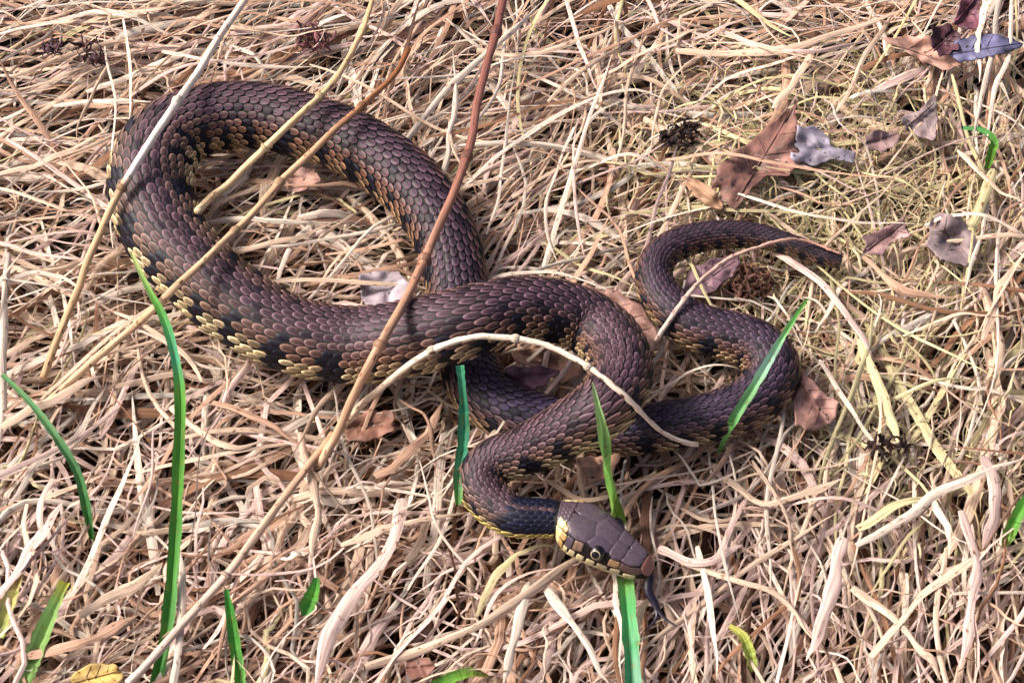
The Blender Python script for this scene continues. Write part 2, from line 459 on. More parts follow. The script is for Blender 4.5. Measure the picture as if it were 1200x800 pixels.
# ------------------------------------------------------------------ snake
def build_snake():
    root = bpy.data.objects.new("snake", None); COL.objects.link(root)
    root.location = Vector((*SC[NS // 3, :2], 0)); base = np.array(root.location)
    root.empty_display_size = 0.02
    root["label"] = "brown grass snake with black flank bars coiled across the dry grass, tongue out"
    root["category"] = "snake"
    # --- body: one continuous skin from snout to tail tip
    K = 40; phis = np.linspace(0, 2 * math.pi, K, endpoint=False)
    rings = []; cols = []
    hts = np.array([1.0, .99, .975, .955, .93, .9, .86, .82, .77, .72, .66, .6, .54, .48, .42, .36, .3, .25, .2, .15, .1, .05])
    for t in hts:
        rings.append(head_surf(np.full(K, t), phis))
        lower = np.abs(np.where(phis > math.pi, phis - 2 * math.pi, phis)) > math.radians(112)
        cols.append(np.where(lower[:, None], lin(196, 176, 120), lin(24, 18, 20)))
    st_i = np.unique(np.concatenate([[0], np.arange(6, NS, 3), [NS - 1]]))
    for i in st_i:
        r = SR[i] * 0.965
        if i == NS - 1: r *= 0.3
        rr = np.stack([np.sin(phis), np.cos(phis)], 1) * r
        # flat belly
        zz = rr[:, 1] * VSQ; zz = np.maximum(zz, -r * 0.8)
        rings.append(SC[i] + SS[i] * rr[:, :1] + SU[i] * zz[:, None])
        # heading runs from neck to tail here, so the snake's right is -SS
        a = np.abs(np.where(phis > math.pi, phis - 2 * math.pi, phis))
        scute = (np.floor(SARC[i] / 0.0045) % 2) < 1
        belly = lin(190, 172, 130) if scute else lin(28, 26, 34)
        cols.append(np.where((a > math.radians(112))[:, None], belly, C_SKIN))
    V = np.vstack(rings); cv = np.vstack(cols)
    # ring orientation: head rings use S of the forward heading (opposite sign), flip them
    nh = len(hts)
    for k in range(nh):
        blk = V[k * K:(k + 1) * K].copy()
        V[k * K:(k + 1) * K] = blk[(-np.arange(K)) % K]
        cb = cv[k * K:(k + 1) * K].copy(); cv[k * K:(k + 1) * K] = cb[(-np.arange(K)) % K]
    nr = len(rings)
    idx = np.arange(nr * K).reshape(nr, K)
    q = np.stack([idx[:-1], np.roll(idx[:-1], -1, 1), np.roll(idx[1:], -1, 1), idx[1:]], -1).reshape(-1, 4)
    cap0 = len(V); V = np.vstack([V, V[:K].mean(0) + unit(HB - HA) * 0.0004, V[-K - 0:].mean(0)]); cv = np.vstack([cv, cv[0], cv[-1]])
    tr = [(cap0, (k + 1) % K, k) for k in range(K)] + [(cap0 + 1, (nr - 1) * K + k, (nr - 1) * K + (k + 1) % K) for k in range(K)]
    link("body", mesh_np("body", V - base, q, tr, cv), M_SKIN, root)

    # --- keeled overlapping scales (real shields, one part)
    ROWS = 19; span = math.radians(117)
    dphi = 2 * span / (ROWS - 1)
    # pitch grows with girth
    us = [0.0]
    while us[-1] < SLEN - 0.002:
        r = np.interp(us[-1], SARC, SR)
        us.append(us[-1] + 0.00485 * (r / 0.0155) ** 0.62)
    us = np.array(us)
    GU, GV = 7, 7                                          # grid on each scale: along x across
    gu = np.array([0, .22, .46, .68, .84, .94, 1.0]); gv = np.array([-1, -.80, -.5, 0, .5, .80, 1.0])
    # outline of a scale: narrow tucked front, widest past the middle, rounded rear
    wid = np.array([0.70, 0.92, 1.0, 0.97, 0.80, 0.55, 0.22])
    U_, V_, C_, = [], [], []
    quads = []; nb = 0
    gi = np.arange(GU * GV).reshape(GU, GV)
    gq = np.stack([gi[:-1, :-1], gi[:-1, 1:], gi[1:, 1:], gi[1:, :-1]], -1).reshape(-1, 4)
    cu, cp, pl, cj = [], [], [], []
    for k in range(len(us) - 1):
        p = us[k + 1] - us[k]
        for j in range(ROWS):
            phi = -span + j * dphi
            cu.append(us[k] + (0.5 * p if j % 2 else 0.0)); cp.append(phi); pl.append(p)
    # smaller scales at the nape on the head's rear
    cu = np.array(cu); cp = np.array(cp); pl = np.array(pl)
    n = len(cu); cj = rng.random(n)
    u = cu[:, None, None] + (gu[None, :, None] - 0.35) * pl[:, None, None] * 1.30
    u = u + rng.normal(0, 0.03, (n, 1, 1)) * pl[:, None, None]
    jw = rng.normal(1, .06, n)
    edge_grow = jw * (1 + 0.22 * (np.abs(cp) > math.radians(85)) + 0.12 * (np.abs(cp) > math.radians(108)))
    ph = cp[:, None, None] + rng.normal(0, .05, (n, 1, 1)) * dphi + gv[None, None, :] * wid[None, :, None] * (dphi * 0.452 * edge_grow)[:, None, None]
    ph = np.broadcast_to(ph, (n, GU, GV)); u = np.broadcast_to(u, (n, GU, GV))
    uc = np.clip(u, 0, SLEN)
    ctr = np.stack([np.interp(uc, SARC, SC[:, k]) for k in range(3)], -1)
    Sv = np.stack([np.interp(uc, SARC, SS[:, k]) for k in range(3)], -1)
    Uv = np.stack([np.interp(uc, SARC, SU[:, k]) for k in range(3)], -1)
    R = np.interp(uc, SARC, SR)
    # relief: rises to the free rear edge, domed across, keel along the middle
    g = gu[None, :, None]; v = gv[None, None, :]
    sc = (pl / 0.00485)[:, None, None]
    ht_ = (-0.0003 + 0.00100 * g ** 1.2 - 0.00020 * v ** 2 + 0.00022 * np.exp(-(v / 0.22) ** 2) * np.sin(np.pi * np.clip(g * 1.05, 0, 1)))
    ht_ = ht_ - 0.0003 * np.clip((g - 0.86) / 0.14, 0, 1) ** 2
    ht_ = ht_ * sc * (0.85 + 0.3 * cj[:, None, None])
    r = R * 0.975 + ht_
    zz = np.cos(ph) * r * VSQ
    zz = np.maximum(zz, -R * 0.80)
    P = ctr + Sv * (np.sin(ph) * r)[..., None] + Uv * zz[..., None]
    # (phi sign: +S here is the snake's left because the axis runs neck to tail)
    base_c = snake_colour(cu, -cp, cj)
    rim = np.maximum(np.clip((np.abs(v) - .5) / .3, 0, 1) * np.ones_like(g), np.clip((g - .80) / .13, 0, 1) * np.ones_like(v))  # paler rims: the edge sheen is painted into the scale colour
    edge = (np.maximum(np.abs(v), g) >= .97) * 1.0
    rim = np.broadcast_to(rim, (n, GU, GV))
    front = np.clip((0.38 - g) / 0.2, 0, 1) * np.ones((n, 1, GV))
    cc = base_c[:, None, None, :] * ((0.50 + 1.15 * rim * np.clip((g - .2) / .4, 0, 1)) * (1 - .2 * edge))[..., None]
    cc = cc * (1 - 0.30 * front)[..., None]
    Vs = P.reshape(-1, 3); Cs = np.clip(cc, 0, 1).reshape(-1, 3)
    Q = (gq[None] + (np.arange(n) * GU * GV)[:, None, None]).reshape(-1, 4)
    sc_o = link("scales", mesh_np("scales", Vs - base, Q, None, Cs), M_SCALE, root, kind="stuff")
    sc_o["label"] = "keeled overlapping body scales, brown above and cream with black bars below"

    # --- head shields: separate plates over the head
    def plate(name, poly, col, h=0.00034, mat=M_SHIELD, label=None):
        poly = np.array([(t, math.radians(p)) for t, p in poly]); poly = poly.mean(0) + (poly - poly.mean(0)) * 1.085
        # densify
        m = 6; pts = []
        for a, b in zip(poly, np.roll(poly, -1, 0)):
            for k in range(m): pts.append(a + (b - a) * k / m)
        pts = np.array(pts); c = pts.mean(0); L = len(pts)
        # round the corners a little
        pts = 0.5 * pts + 0.25 * (np.roll(pts, 1, 0) + np.roll(pts, -1, 0))
        rr = [(1.0, -0.0001), (0.99, h * 0.7), (0.95, h * .95), (0.6, h * 1.08), (0.3, h * 1.1)]
        Vp = []; cc = []
        for s, off in rr:
            w = c + (pts - c) * s
            Vp.append(head_surf(w[:, 0], w[:, 1], off)); cc.append(np.tile(col * (0.55 if s == 1.0 else 1.0), (L, 1)))
        Vp.append(head_surf(c[None, 0], c[None, 1], h * 1.1)); cc.append(col[None])
        Vp = np.vstack(Vp); cc = np.vstack(cc)
        q = []
        for k in range(len(rr) - 1):
            for i in range(L):
                q.append((k * L + i, k * L + (i + 1) % L, (k + 1) * L + (i + 1) % L, (k + 1) * L + i))
        kc = (len(rr) - 1) * L
        t3 = [(kc + i, kc + (i + 1) % L, len(Vp) - 1) for i in range(L)]
        if np.cross(Vp[1] - Vp[0], Vp[L] - Vp[0]) @ (Vp.mean(0) - head_axis(np.array([c[0]]))[0]) < 0 and False: pass
        o = link(name, mesh_np(name, Vp - base, q, t3, cc), mat, root)
        if label: o["label"] = label
        return o
    hc = lin(92, 78, 88); hd = lin(82, 68, 80); cr = lin(214, 196, 150); tan = lin(150, 118, 84)
    sh = lambda c: c * (0.85 + 0.3 * rng.random())
    for s in (1, -1):
        plate("parietal_shield", [(.17, 4 * s), (.16, 24 * s), (.22, 52 * s), (.36, 57 * s), (.47, 50 * s), (.50, 22 * s), (.455, 1.2 * s), (.3, 1.2 * s)], sh(hc))
        plate("brow_shield", [(.485, 49 * s), (.51, 22 * s), (.60, 17 * s), (.672, 22 * s), (.68, 44 * s), (.61, 55 * s), (.53, 56 * s)], sh(hd))
        plate("prefrontal_shield", [(.685, 1.5 * s), (.68, 22 * s), (.688, 47 * s), (.73, 58 * s), (.775, 50 * s), (.785, 24 * s), (.78, 1.5 * s)], sh(hc))
        plate("internasal_shield", [(.79, 1.5 * s), (.797, 26 * s), (.785, 48 * s), (.85, 52 * s), (.905, 32 * s), (.91, 1.5 * s)], sh(hc))
        plate("nasal_shield", [(.80, 56 * s), (.86, 57 * s), (.92, 42 * s), (.945, 60 * s), (.92, 84 * s), (.84, 86 * s), (.80, 82 * s)], sh(lin(92, 66, 62)))
        plate("loreal_shield", [(.715, 62 * s), (.75, 61 * s), (.787, 58 * s), (.788, 84 * s), (.715, 88 * s)], sh(tan))
        plate("temple_shield", [(.37, 62 * s), (.46, 58 * s), (.475, 84 * s), (.38, 90 * s)], sh(lin(128, 100, 84)))
        plate("temple_shield", [(.26, 62 * s), (.355, 63 * s), (.36, 90 * s), (.27, 92 * s)], sh(hd))
        # upper lip shields: cream with dark seams
        e = np.linspace(.24, .93, 8)
        for a, b in zip(e[:-1], e[1:]):
            g_ = 0.010 + .006 * rng.random()
            plate("upper_lip_shield", [(a + g_, 93 * s), (b - g_, (93 if b < .8 else 89) * s), (b - g_ * 1.2, 114 * s), (a + g_ * 1.2, 116 * s)], mixc(sh(cr)[None], lin(70, 52, 44)[None], np.array([.75 * rng.random() ** 2]))[0])
        e = np.linspace(.2, .92, 7)
        for a, b in zip(e[:-1], e[1:]):
            plate("lower_lip_shield", [(a + .006, 120 * s), (b - .006, 119 * s), (b - .006, 138 * s), (a + .006, 140 * s)], sh(cr))
        # yellow collar patch behind the cheek
        for (t0, t1, p0, p1) in [(.02, .15, 26, 54), (-.02, .15, 56, 82), (-.02, .14, 84, 112), (.155, .245, 60, 84), (.15, .235, 88, 114), (.155, .22, 36, 57)]:
            plate("collar_scale", [(t0, p0 * s), (t1, (p0 + 3) * s), (t1 + .012, (p0 + p1) / 2 * s), (t1, p1 * s), (t0, p1 * s)],
                  sh(lin(222, 204, 142)) if t0 < .1 else sh(lin(176, 142, 88)), h=0.0005)
        # eye: dark ball, pale iris ring, pupil
        ec = head_surf(np.array([.60]), np.array([math.radians(66 * s)]), -0.0012)[0]
        en = unit(head_surf(np.array([.60]), np.array([math.radians(72 * s)]), 0.01)[0] - ec)
        # look a little sideways-up
        nl, npz = 14, 28
        th = np.concatenate([np.linspace(0, 0.5, 6), np.linspace(0.56, 0.92, 5), np.linspace(1.0, 2.2, 8)])
        t1 = unit(np.cross(en, [0, 0, 1.0])); t2 = np.cross(en, t1); az = np.linspace(0, 2 * math.pi, npz, endpoint=False)
        def cap(ths, rad, colf):
            Vp = []; cc = []
            for a in ths:
                Vp.append(ec + rad * (en * math.cos(a) + (np.cos(az)[:, None] * t1 + np.sin(az)[:, None] * t2) * math.sin(a)))
                cc.append(np.tile(colf(a), (npz, 1)))
            Vp = np.vstack(Vp); cc = np.vstack(cc)
            ix = np.arange(len(ths) * npz).reshape(-1, npz)
            q = np.stack([ix[:-1], ix[1:], np.roll(ix[1:], -1, 1), np.roll(ix[:-1], -1, 1)], -1).reshape(-1, 4)
            return Vp, q, cc
        Vp, q, cc = cap(th, 0.0031, lambda a: lin(16, 13, 13))
        eye = link("eye", mesh_np("eye", Vp - base, q, None, cc), M_EYE, root)
        Vp, q, cc = cap(np.linspace(.44, .66, 8), 0.00314, lambda a: lin(180, 164, 134) if .48 < a < .60 else lin(70, 54, 42))
        link("iris", mesh_np("iris", Vp - base, q, None, cc), M_EYE, eye)
        Vp, q, cc = cap(np.linspace(0.0, .45, 5), 0.00314, lambda a: lin(8, 7, 8))
        link("pupil", mesh_np("pupil", Vp - base, q, None, cc), M_EYE, eye)
    plate("frontal_shield", [(.465, 0), (.515, -20), (.60, -15), (.672, -19), (.678, 0), (.672, 19), (.60, 15), (.515, 20)], hc * 1.02)
    plate("rostral_shield", [(.92, 0), (.925, 34), (.955, 62), (.99, 78), (.99, -78), (.955, -62), (.925, -34)], lin(112, 74, 66))
    # nape: small scales between shields and neck
    for row, t0 in enumerate(np.linspace(-.01, .13, 4)):
        for p0 in np.arange(-30, 31, 12) + (6 if row % 2 else 0):
            if abs(p0) > 32: continue
            plate("nape_scale", [(t0 + .055, p0), (t0 + .035, p0 + 6.5), (t0, p0 + 5), (t0 - .008, p0), (t0, p0 - 5), (t0 + .035, p0 - 6.5)], sh(lin(86, 70, 78)), h=0.0005)
    # --- forked tongue
    m0 = head_surf(np.array([.985]), np.array([math.radians(180)]), 0.0)[0] + np.array([0, 0, 0.0008])
    def tube(path, rad, flat=0.55, k=8):
        T = unit(np.gradient(path, axis=0)); S = unit(np.cross(T, np.array([0, 0, 1.0])[None])); U = np.cross(S, T)
        a = np.linspace(0, 2 * math.pi, k, endpoint=False)
        V = (path[:, None] + S[:, None] * (np.cos(a)[None, :, None] * rad[:, None, None]) + U[:, None] * (np.sin(a)[None, :, None] * rad[:, None, None] * flat)).reshape(-1, 3)
        ix = np.arange(len(path) * k).reshape(-1, k)
        q = np.stack([ix[:-1], np.roll(ix[:-1], -1, 1), np.roll(ix[1:], -1, 1), ix[1:]], -1).reshape(-1, 4)
        return V, q
    A = pix(m0[None]); a0 = (A[0][0], A[1][0], m0[2] / MM)
    stem = spline([(a0[0] - 6, a0[1] - 6, a0[2] + .5), (a0[0], a0[1], a0[2]), (760, 692, 6.0), (767, 705, 4.5), (770, 714, 3.6)], 14)
    f1 = spline([(769, 711, 3.8), (770, 722, 3.2), (763, 732, 2.8), (755, 739, 2.6)], 10)
    f2 = spline([(769, 711, 3.8), (775, 720, 3.4), (783, 727, 3.4), (793, 733, 3.8)], 10)
    Vt, Qt = [], []; off = 0
    for path, r0, r1 in ((stem, 2.2, 1.3), (f1, .95, 0.25), (f2, .95, 0.25)):
        Pw = at(path[:, 0], path[:, 1], path[:, 2] * MM)
        v_, q_ = tube(Pw, np.linspace(r0, r1, len(Pw)) * MM)
        Vt.append(v_); Qt.append(q_ + off); off += len(v_)
    Vt = np.vstack(Vt)
    link("tongue", mesh_np("tongue", Vt - base, np.vstack(Qt), None, np.tile(lin(24, 15, 34), (len(Vt), 1))), M_TONGUE, root)
    return root
snake = build_snake()

# ------------------------------------------------------------------ plant fibre ribbons
def ribbons(P, W, roll, col, arch=0.28, seed=None):
    """P (n,k,3) centre lines, W (n,k) widths, roll (n,k), col (n,3) or (n,k,3) -> V, quads, colours, st"""
    n, k, _ = P.shape
    T = unit(np.gradient(P, axis=1))
    S = np.cross(T, np.array([0, 0, 1.0])); l = np.linalg.norm(S, axis=-1, keepdims=True)
    S = np.where(l > 0.05, S / np.maximum(l, 1e-9), np.array([1.0, 0, 0]))
    U = np.cross(S, T)
    c, s = np.cos(roll)[..., None], np.sin(roll)[..., None]
    S2 = S * c + U * s; U2 = U * c - S * s
    w = W[..., None] * 0.5
    a = np.asarray(arch).reshape(-1, 1, 1) if np.ndim(arch) else arch
    Vt = np.stack([P - S2 * w, P - S2 * w * 0.5 + U2 * w * a * 1.6, P + U2 * w * a * 2 * 0.9, P + S2 * w * 0.5 + U2 * w * a * 1.6, P + S2 * w], 2) if False else \
        np.stack([P - S2 * w, P + U2 * w * a * 2, P + S2 * w], 2)
    m = 3
    ix = np.arange(n * k * m).reshape(n, k, m)
    q = np.stack([ix[:, :-1, :-1], ix[:, :-1, 1:], ix[:, 1:, 1:], ix[:, 1:, :-1]], -1).reshape(-1, 4)
    if col.ndim == 2: col = np.repeat(col[:, None], k, 1)
    C = np.repeat(col[:, :, None], m, 2)
    L = np.concatenate([np.zeros((n, 1)), np.cumsum(np.linalg.norm(np.diff(P, axis=1), axis=2), 1)], 1)
    sd_ = rng.random(n) if seed is None else seed
    stv = np.zeros((n, k, m, 3))
    stv[..., 0] = np.array([-.5, 0, .5]); stv[..., 1] = L[..., None] * 10; stv[..., 2] = sd_[:, None, None]
    return Vt.reshape(-1, 3), q, C.reshape(-1, 3), stv.reshape(-1, 3)

# which way the grass lies, by ground position (image angle in degrees, spread)
DIRS = np.array([(60, 60, 18, 25), (60, 200, 18, 35), (60, 330, 20, 50), (250, 40, 20, 25), (330, 240, 10, 35), (480, 70, 42, 28), (600, 150, 45, 30),
                 (650, 270, 28, 40), (740, 60, 35, 35), (850, 60, 15, 45), (900, 180, 20, 70), (1010, 60, 20, 30), (1000, 230, 15, 70), (1150, 120, 75, 35),
                 (1150, 320, 55, 40), (1000, 370, 60, 60), (1050, 480, 55, 45), (900, 570, 70, 60), (1000, 650, 78, 35), (1150, 620, 72, 32), (1150, 760, 70, 35),
                 (820, 700, 75, 35), (700, 730, 65, 40), (600, 700, 38, 35), (450, 650, 42, 35), (470, 540, 50, 35), (300, 540, 35, 50), (300, 700, 40, 35),
                 (110, 480, 35, 50), (60, 620, 60, 50), (130, 720, 35, 40), (180, 420, 20, 40)], float)
def heading(x, y):
    px, py = pix(np.stack([x, y, np.zeros_like(x)], 1))
    d = (px[:, None] - DIRS[None, :, 0]) ** 2 + (py[:, None] - DIRS[None, :, 1]) ** 2
    w = 1 / (d + 60 ** 2) ** 2
    w /= w.sum(1, keepdims=True)
    a = np.radians(DIRS[:, 2])
    ang = 0.5 * np.arctan2((w * np.sin(2 * a)).sum(1), (w * np.cos(2 * a)).sum(1))
    sp = (w * DIRS[None, :, 3]).sum(1)
    return px, py, ang, np.radians(sp)

PAL = {
    'cream': lin(234, 215, 196), 'straw': lin(224, 194, 168), 'tan': lin(194, 155, 130), 'pink': lin(228, 196, 184),
    'brown': lin(146, 106, 80), 'dark': lin(92, 64, 50), 'olive': lin(210, 196, 150), 'grey': lin(206, 194, 180), 'rot_shade': lin(54, 36, 30)}
def fibre_colours(px, py, n, layer):
    names = list(PAL); A = np.array([PAL[k] for k in names])
    P = np.zeros((n, len(names)))
    base = {'cream': 2.2, 'straw': 3.0, 'tan': 2.0, 'pink': 1.6, 'brown': 0.9, 'dark': 0.3, 'olive': 0.15, 'grey': 0.6, 'rot_shade': 0.1}
    for i, k in enumerate(names): P[:, i] = base[k]
    moss = np.exp(-(((px - 960) / 190) ** 2 + ((py - 210) / 150) ** 2)) + 0.6 * np.exp(-(((px - 1080) / 140) ** 2 + ((py - 450) / 130) ** 2))
    P[:, names.index('olive')] += 4.5 * moss
    low = np.clip((py - 400) / 250, 0, 1)
    left = np.clip((650 - px) / 400, 0, 1)
    P[:, names.index('pink')] += 2.5 * low
    P[:, names.index('tan')] += 1.5 * low * left
    P[:, names.index('brown')] += 1.2 * low * left
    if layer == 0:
        for k, f in (('cream', .15), ('straw', .4), ('pink', .4), ('brown', 3.5), ('dark', 6), ('rot_shade', 8), ('grey', .5)): P[:, names.index(k)] *= f  # old rotted grass, weighted darker still to paint shade into the gaps
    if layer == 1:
        for k, f in (('cream', .3), ('pink', .6), ('brown', 2.2), ('dark', 4), ('rot_shade', 4)): P[:, names.index(k)] *= f  # browner middle strands: part older litter, part painted gap shade
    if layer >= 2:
        for k, f in (('dark', .2), ('rot_shade', 0), ('brown', .5)): P[:, names.index(k)] *= f
    cum = np.cumsum(P / P.sum(1, keepdims=True), 1)
    pick = (rng.random((n, 1)) > cum).sum(1).clip(0, len(names) - 1)
    c = A[pick] * rng.uniform(0.82, 1.12, (n, 1))
    return cap_to(c, 0.76)

def lie(P):
    """rolling height of the mat at world points"""
    P = np.asarray(P)
    return 0.006 * vnoise(np.stack([P[..., 0].ravel() * 22, P[..., 1].ravel() * 22, np.zeros(P[..., 0].size)], 1)).reshape(P.shape[:-1])

VOID = [(1068, 118, 22), (176, 104, 26), (232, 92, 18), (340, 60, 16), (90, 100, 16), (30, 150, 18), (470, 110, 14), (560, 445, 26), (500, 470, 24), (240, 430, 26), (330, 470, 22), (180, 400, 18), (620, 570, 22), (790, 440, 20)]
_vr = np.random.default_rng(23)
for _ in range(170):
    x_, y_ = _vr.uniform(-40, 1240), _vr.uniform(-40, 840)
    VOID.append((x_, y_, _vr.uniform(8, 20) * (1.25 if x_ < 620 and y_ > 420 else 1)))
VOID = np.array(VOID)
VC = at(VOID[:, 0], VOID[:, 1], VOID[:, 0] * 0 - .004); VRAD = VOID[:, 2] * PX
def part(P):
    """blades part round small hollows in the mat"""
    Q = P.reshape(-1, 3).copy()
    for c, r in zip(VC, VRAD):
        d = Q[:, :2] - c[:2]; d[:, 1] *= .85
        l = np.hypot(d[:, 0], d[:, 1]); k = l < r
        if k.any():
            Q[k, :2] += d[k] / np.maximum(l[k], 1e-5)[:, None] * ((r * ((.62 if r < .0072 else .9) + (.38 if r < .0072 else .1) * (l[k] / r) ** 2)) - l[k])[:, None]
    return Q.reshape(P.shape)

def press(P):
    Q = P.reshape(-1, 3).copy()
    for i0 in range(0, len(Q), 8000):
        q = Q[i0:i0 + 8000, :2].astype(np.float32)
        d = np.sqrt(((q[:, None] - ALLC[None, :, :2].astype(np.float32)) ** 2).sum(-1)) / ALLR[None].astype(np.float32)
        d = np.where(ALLC[None, :, 2] < .02, d, 9).min(1)
        Q[i0:i0 + 8000, 2] -= .006 * np.clip((1.5 - d) / .4, 0, 1)
    return Q.reshape(P.shape)

def grow(n, xr, yr, zr, Lr, Wr, k, layer, curl=1.0, zarc=0.004, where=None):
    x = rng.uniform(*xr, n); y = rng.uniform(*yr, n)
    if where is not None:
        px, py = pix(np.stack([x, y, np.zeros(n)], 1))
        keep = rng.random(n) < where(px, py)
        x, y = x[keep], y[keep]; n = len(x)
    px, py, ang, sp = heading(x, y)
    ang = ang + rng.normal(0, 1, n) * sp * 0.8
    odd = rng.random(n) < 0.14
    ang = np.where(odd, rng.uniform(0, math.pi, n), ang)
    ang += math.pi * (rng.random(n) < 0.5)
    # image angle -> ground angle
    wa = np.arctan2(np.sin(ang) / math.sin(PITCH), np.cos(ang))
    L = np.exp(rng.uniform(np.log(Lr[0]), np.log(Lr[1]), n)); W = np.exp(rng.uniform(np.log(Wr[0]), np.log(Wr[1]), n))
    t = np.linspace(0, 1, k)[None]
    curl = curl * (0.45 + 0.55 * np.clip((py - 380) / 200, 0, 1) * np.clip((900 - px) / 350, .25, 1))[:, None]
    kap = rng.normal(0, 0.55, n)[:, None] * curl; wob = rng.normal(0, 0.42, n)[:, None] * curl; w2 = rng.normal(0, .22, n)[:, None] * curl
    th = wa[:, None] + kap * (t - .5) * 2 + wob * np.sin(t * math.pi * 2 * rng.uniform(.6, 1.6, (n, 1)) + rng.uniform(0, 6, (n, 1))) \
        + w2 * np.sin(t * math.pi * 2 * rng.uniform(1.8, 3.2, (n, 1)) + rng.uniform(0, 6, (n, 1)))
    # some are sharply kinked
    kink = (rng.random(n) < 0.14)[:, None] * rng.normal(0, 0.7, (n, 1)) * (t > rng.uniform(.25, .75, (n, 1)))
    th = th + kink
    ds = (L / (k - 1))[:, None]
    X = np.cumsum(np.cos(th) * ds, 1); Y = np.cumsum(np.sin(th) * ds, 1)
    X = X - X.mean(1, keepdims=True) + x[:, None]; Y = Y - Y.mean(1, keepdims=True) + y[:, None]
    z0 = rng.uniform(*zr, n)[:, None]
    Z = z0 + rng.normal(0, zarc, (n, 1)) * (t - .5) * 1.6 + np.abs(rng.normal(0, zarc, (n, 1))) * (np.sin(t * math.pi) - .5) \
        + rng.normal(0, zarc * .35, (n, 1)) * np.sin(t * 9 + rng.uniform(0, 6, (n, 1)))
    Z += lie(np.stack([X, Y], -1))
    P = np.stack([X, Y, Z], -1)
    wp = W[:, None] * np.clip(np.minimum(1.0, np.minimum(.55 + 3 * t, (1.04 - t) * rng.uniform(1.1, 4, (n, 1)))), .08, 1) * (1 + .10 * np.sin(t * 9 + rng.uniform(0, 6, (n, 1))))
    roll = rng.normal(0, .45, (n, 1)) + rng.normal(0, .7, (n, 1)) * (t - .5)
    C = fibre_colours(px, py, n, layer)
    Cc = C[:, None] * (1 + rng.normal(0, .12, (n, 1, 1)) * (t[..., None] - .5) * 2)
    return P, wp, roll, cap_to(Cc, .76)

XR, YR = (-0.30, 0.30), (-0.24, 0.30)
def stuff(name, label, parts, mat=None):
    V, Q, C, S = [], [], [], []; off = 0
    for P, W, ro, c in parts:
        P = duck(press(part(P)))
        v, q, cc, s = ribbons(P, W, ro, c, arch=np.where(rng.random(len(P)) < .14, .7, rng.uniform(.04, .32, len(P))))
        V.append(v); Q.append(q + off); C.append(cc); S.append(s); off += len(v)
    o = link(name, mesh_np(name, np.vstack(V), np.vstack(Q), None, np.vstack(C), np.vstack(S)), mat or M_STRAW, kind="stuff")
    o["label"] = label; o["category"] = "dry grass" if name != "moss" else "moss"
    return o

stuff("dry_grass", "thick tangled mat of dead straw coloured grass covering the ground", [
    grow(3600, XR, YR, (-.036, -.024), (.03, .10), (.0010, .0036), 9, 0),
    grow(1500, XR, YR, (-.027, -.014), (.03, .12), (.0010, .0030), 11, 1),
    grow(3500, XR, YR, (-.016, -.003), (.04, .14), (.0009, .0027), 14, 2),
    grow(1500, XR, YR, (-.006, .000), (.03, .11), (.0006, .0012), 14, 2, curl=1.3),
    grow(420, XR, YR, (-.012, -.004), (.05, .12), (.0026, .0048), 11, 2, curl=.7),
])
mossy = lambda px, py: np.clip(1.1 * np.exp(-(((px - 960) / 200) ** 2 + ((py - 205) / 120) ** 2)) + .35 * np.exp(-(((px - 1090) / 150) ** 2 + ((py - 480) / 120) ** 2)), 0, 1)
Pm = grow(15000, (-.02, .30), (-.12, .24), (-.012, -.001), (.008, .026), (.0004, .0010), 6, 2, curl=1.6, where=mossy)
Pm = (Pm[0], Pm[1], Pm[2], np.clip(Pm[3] * 0.35 + np.array(lin(204, 190, 140)) * .6 * rng.uniform(.6, 1.25, (len(Pm[0]), 1, 1)), 0, .8))
stuff("moss", "yellowish fine matted moss and grass fluff among the dead leaves", [Pm])

# ------------------------------------------------------------------ things that lie over: drape a pixel path over the snake
def drape(ctrl, n, rad, over=True):
    """ctrl rows: px, py, z mm -> world path; lifted clear of the snake where it passes over it"""
    s = spline(ctrl, n); z = s[:, 2] * MM
    z = z + lie(at(s[:, 0], s[:, 1], z)) + .0015
    if not over:
        return duck(at(s[:, 0], s[:, 1], z)[None])[0]
    for it in range(8):
        P = at(s[:, 0], s[:, 1], z)
        top = snake_top(P[:, :2])
        need = np.where(top > -0.5, top + rad + 0.0012, z)
        if np.all(z >= need - 1e-5): break
        z = np.maximum(z, need)
        zs = smooth1(z, max(2, n // 18))
        z = np.maximum(zs, np.minimum(z, zs + 0.003)) if it < 5 else np.maximum(z, zs)
    return at(s[:, 0], s[:, 1], z)

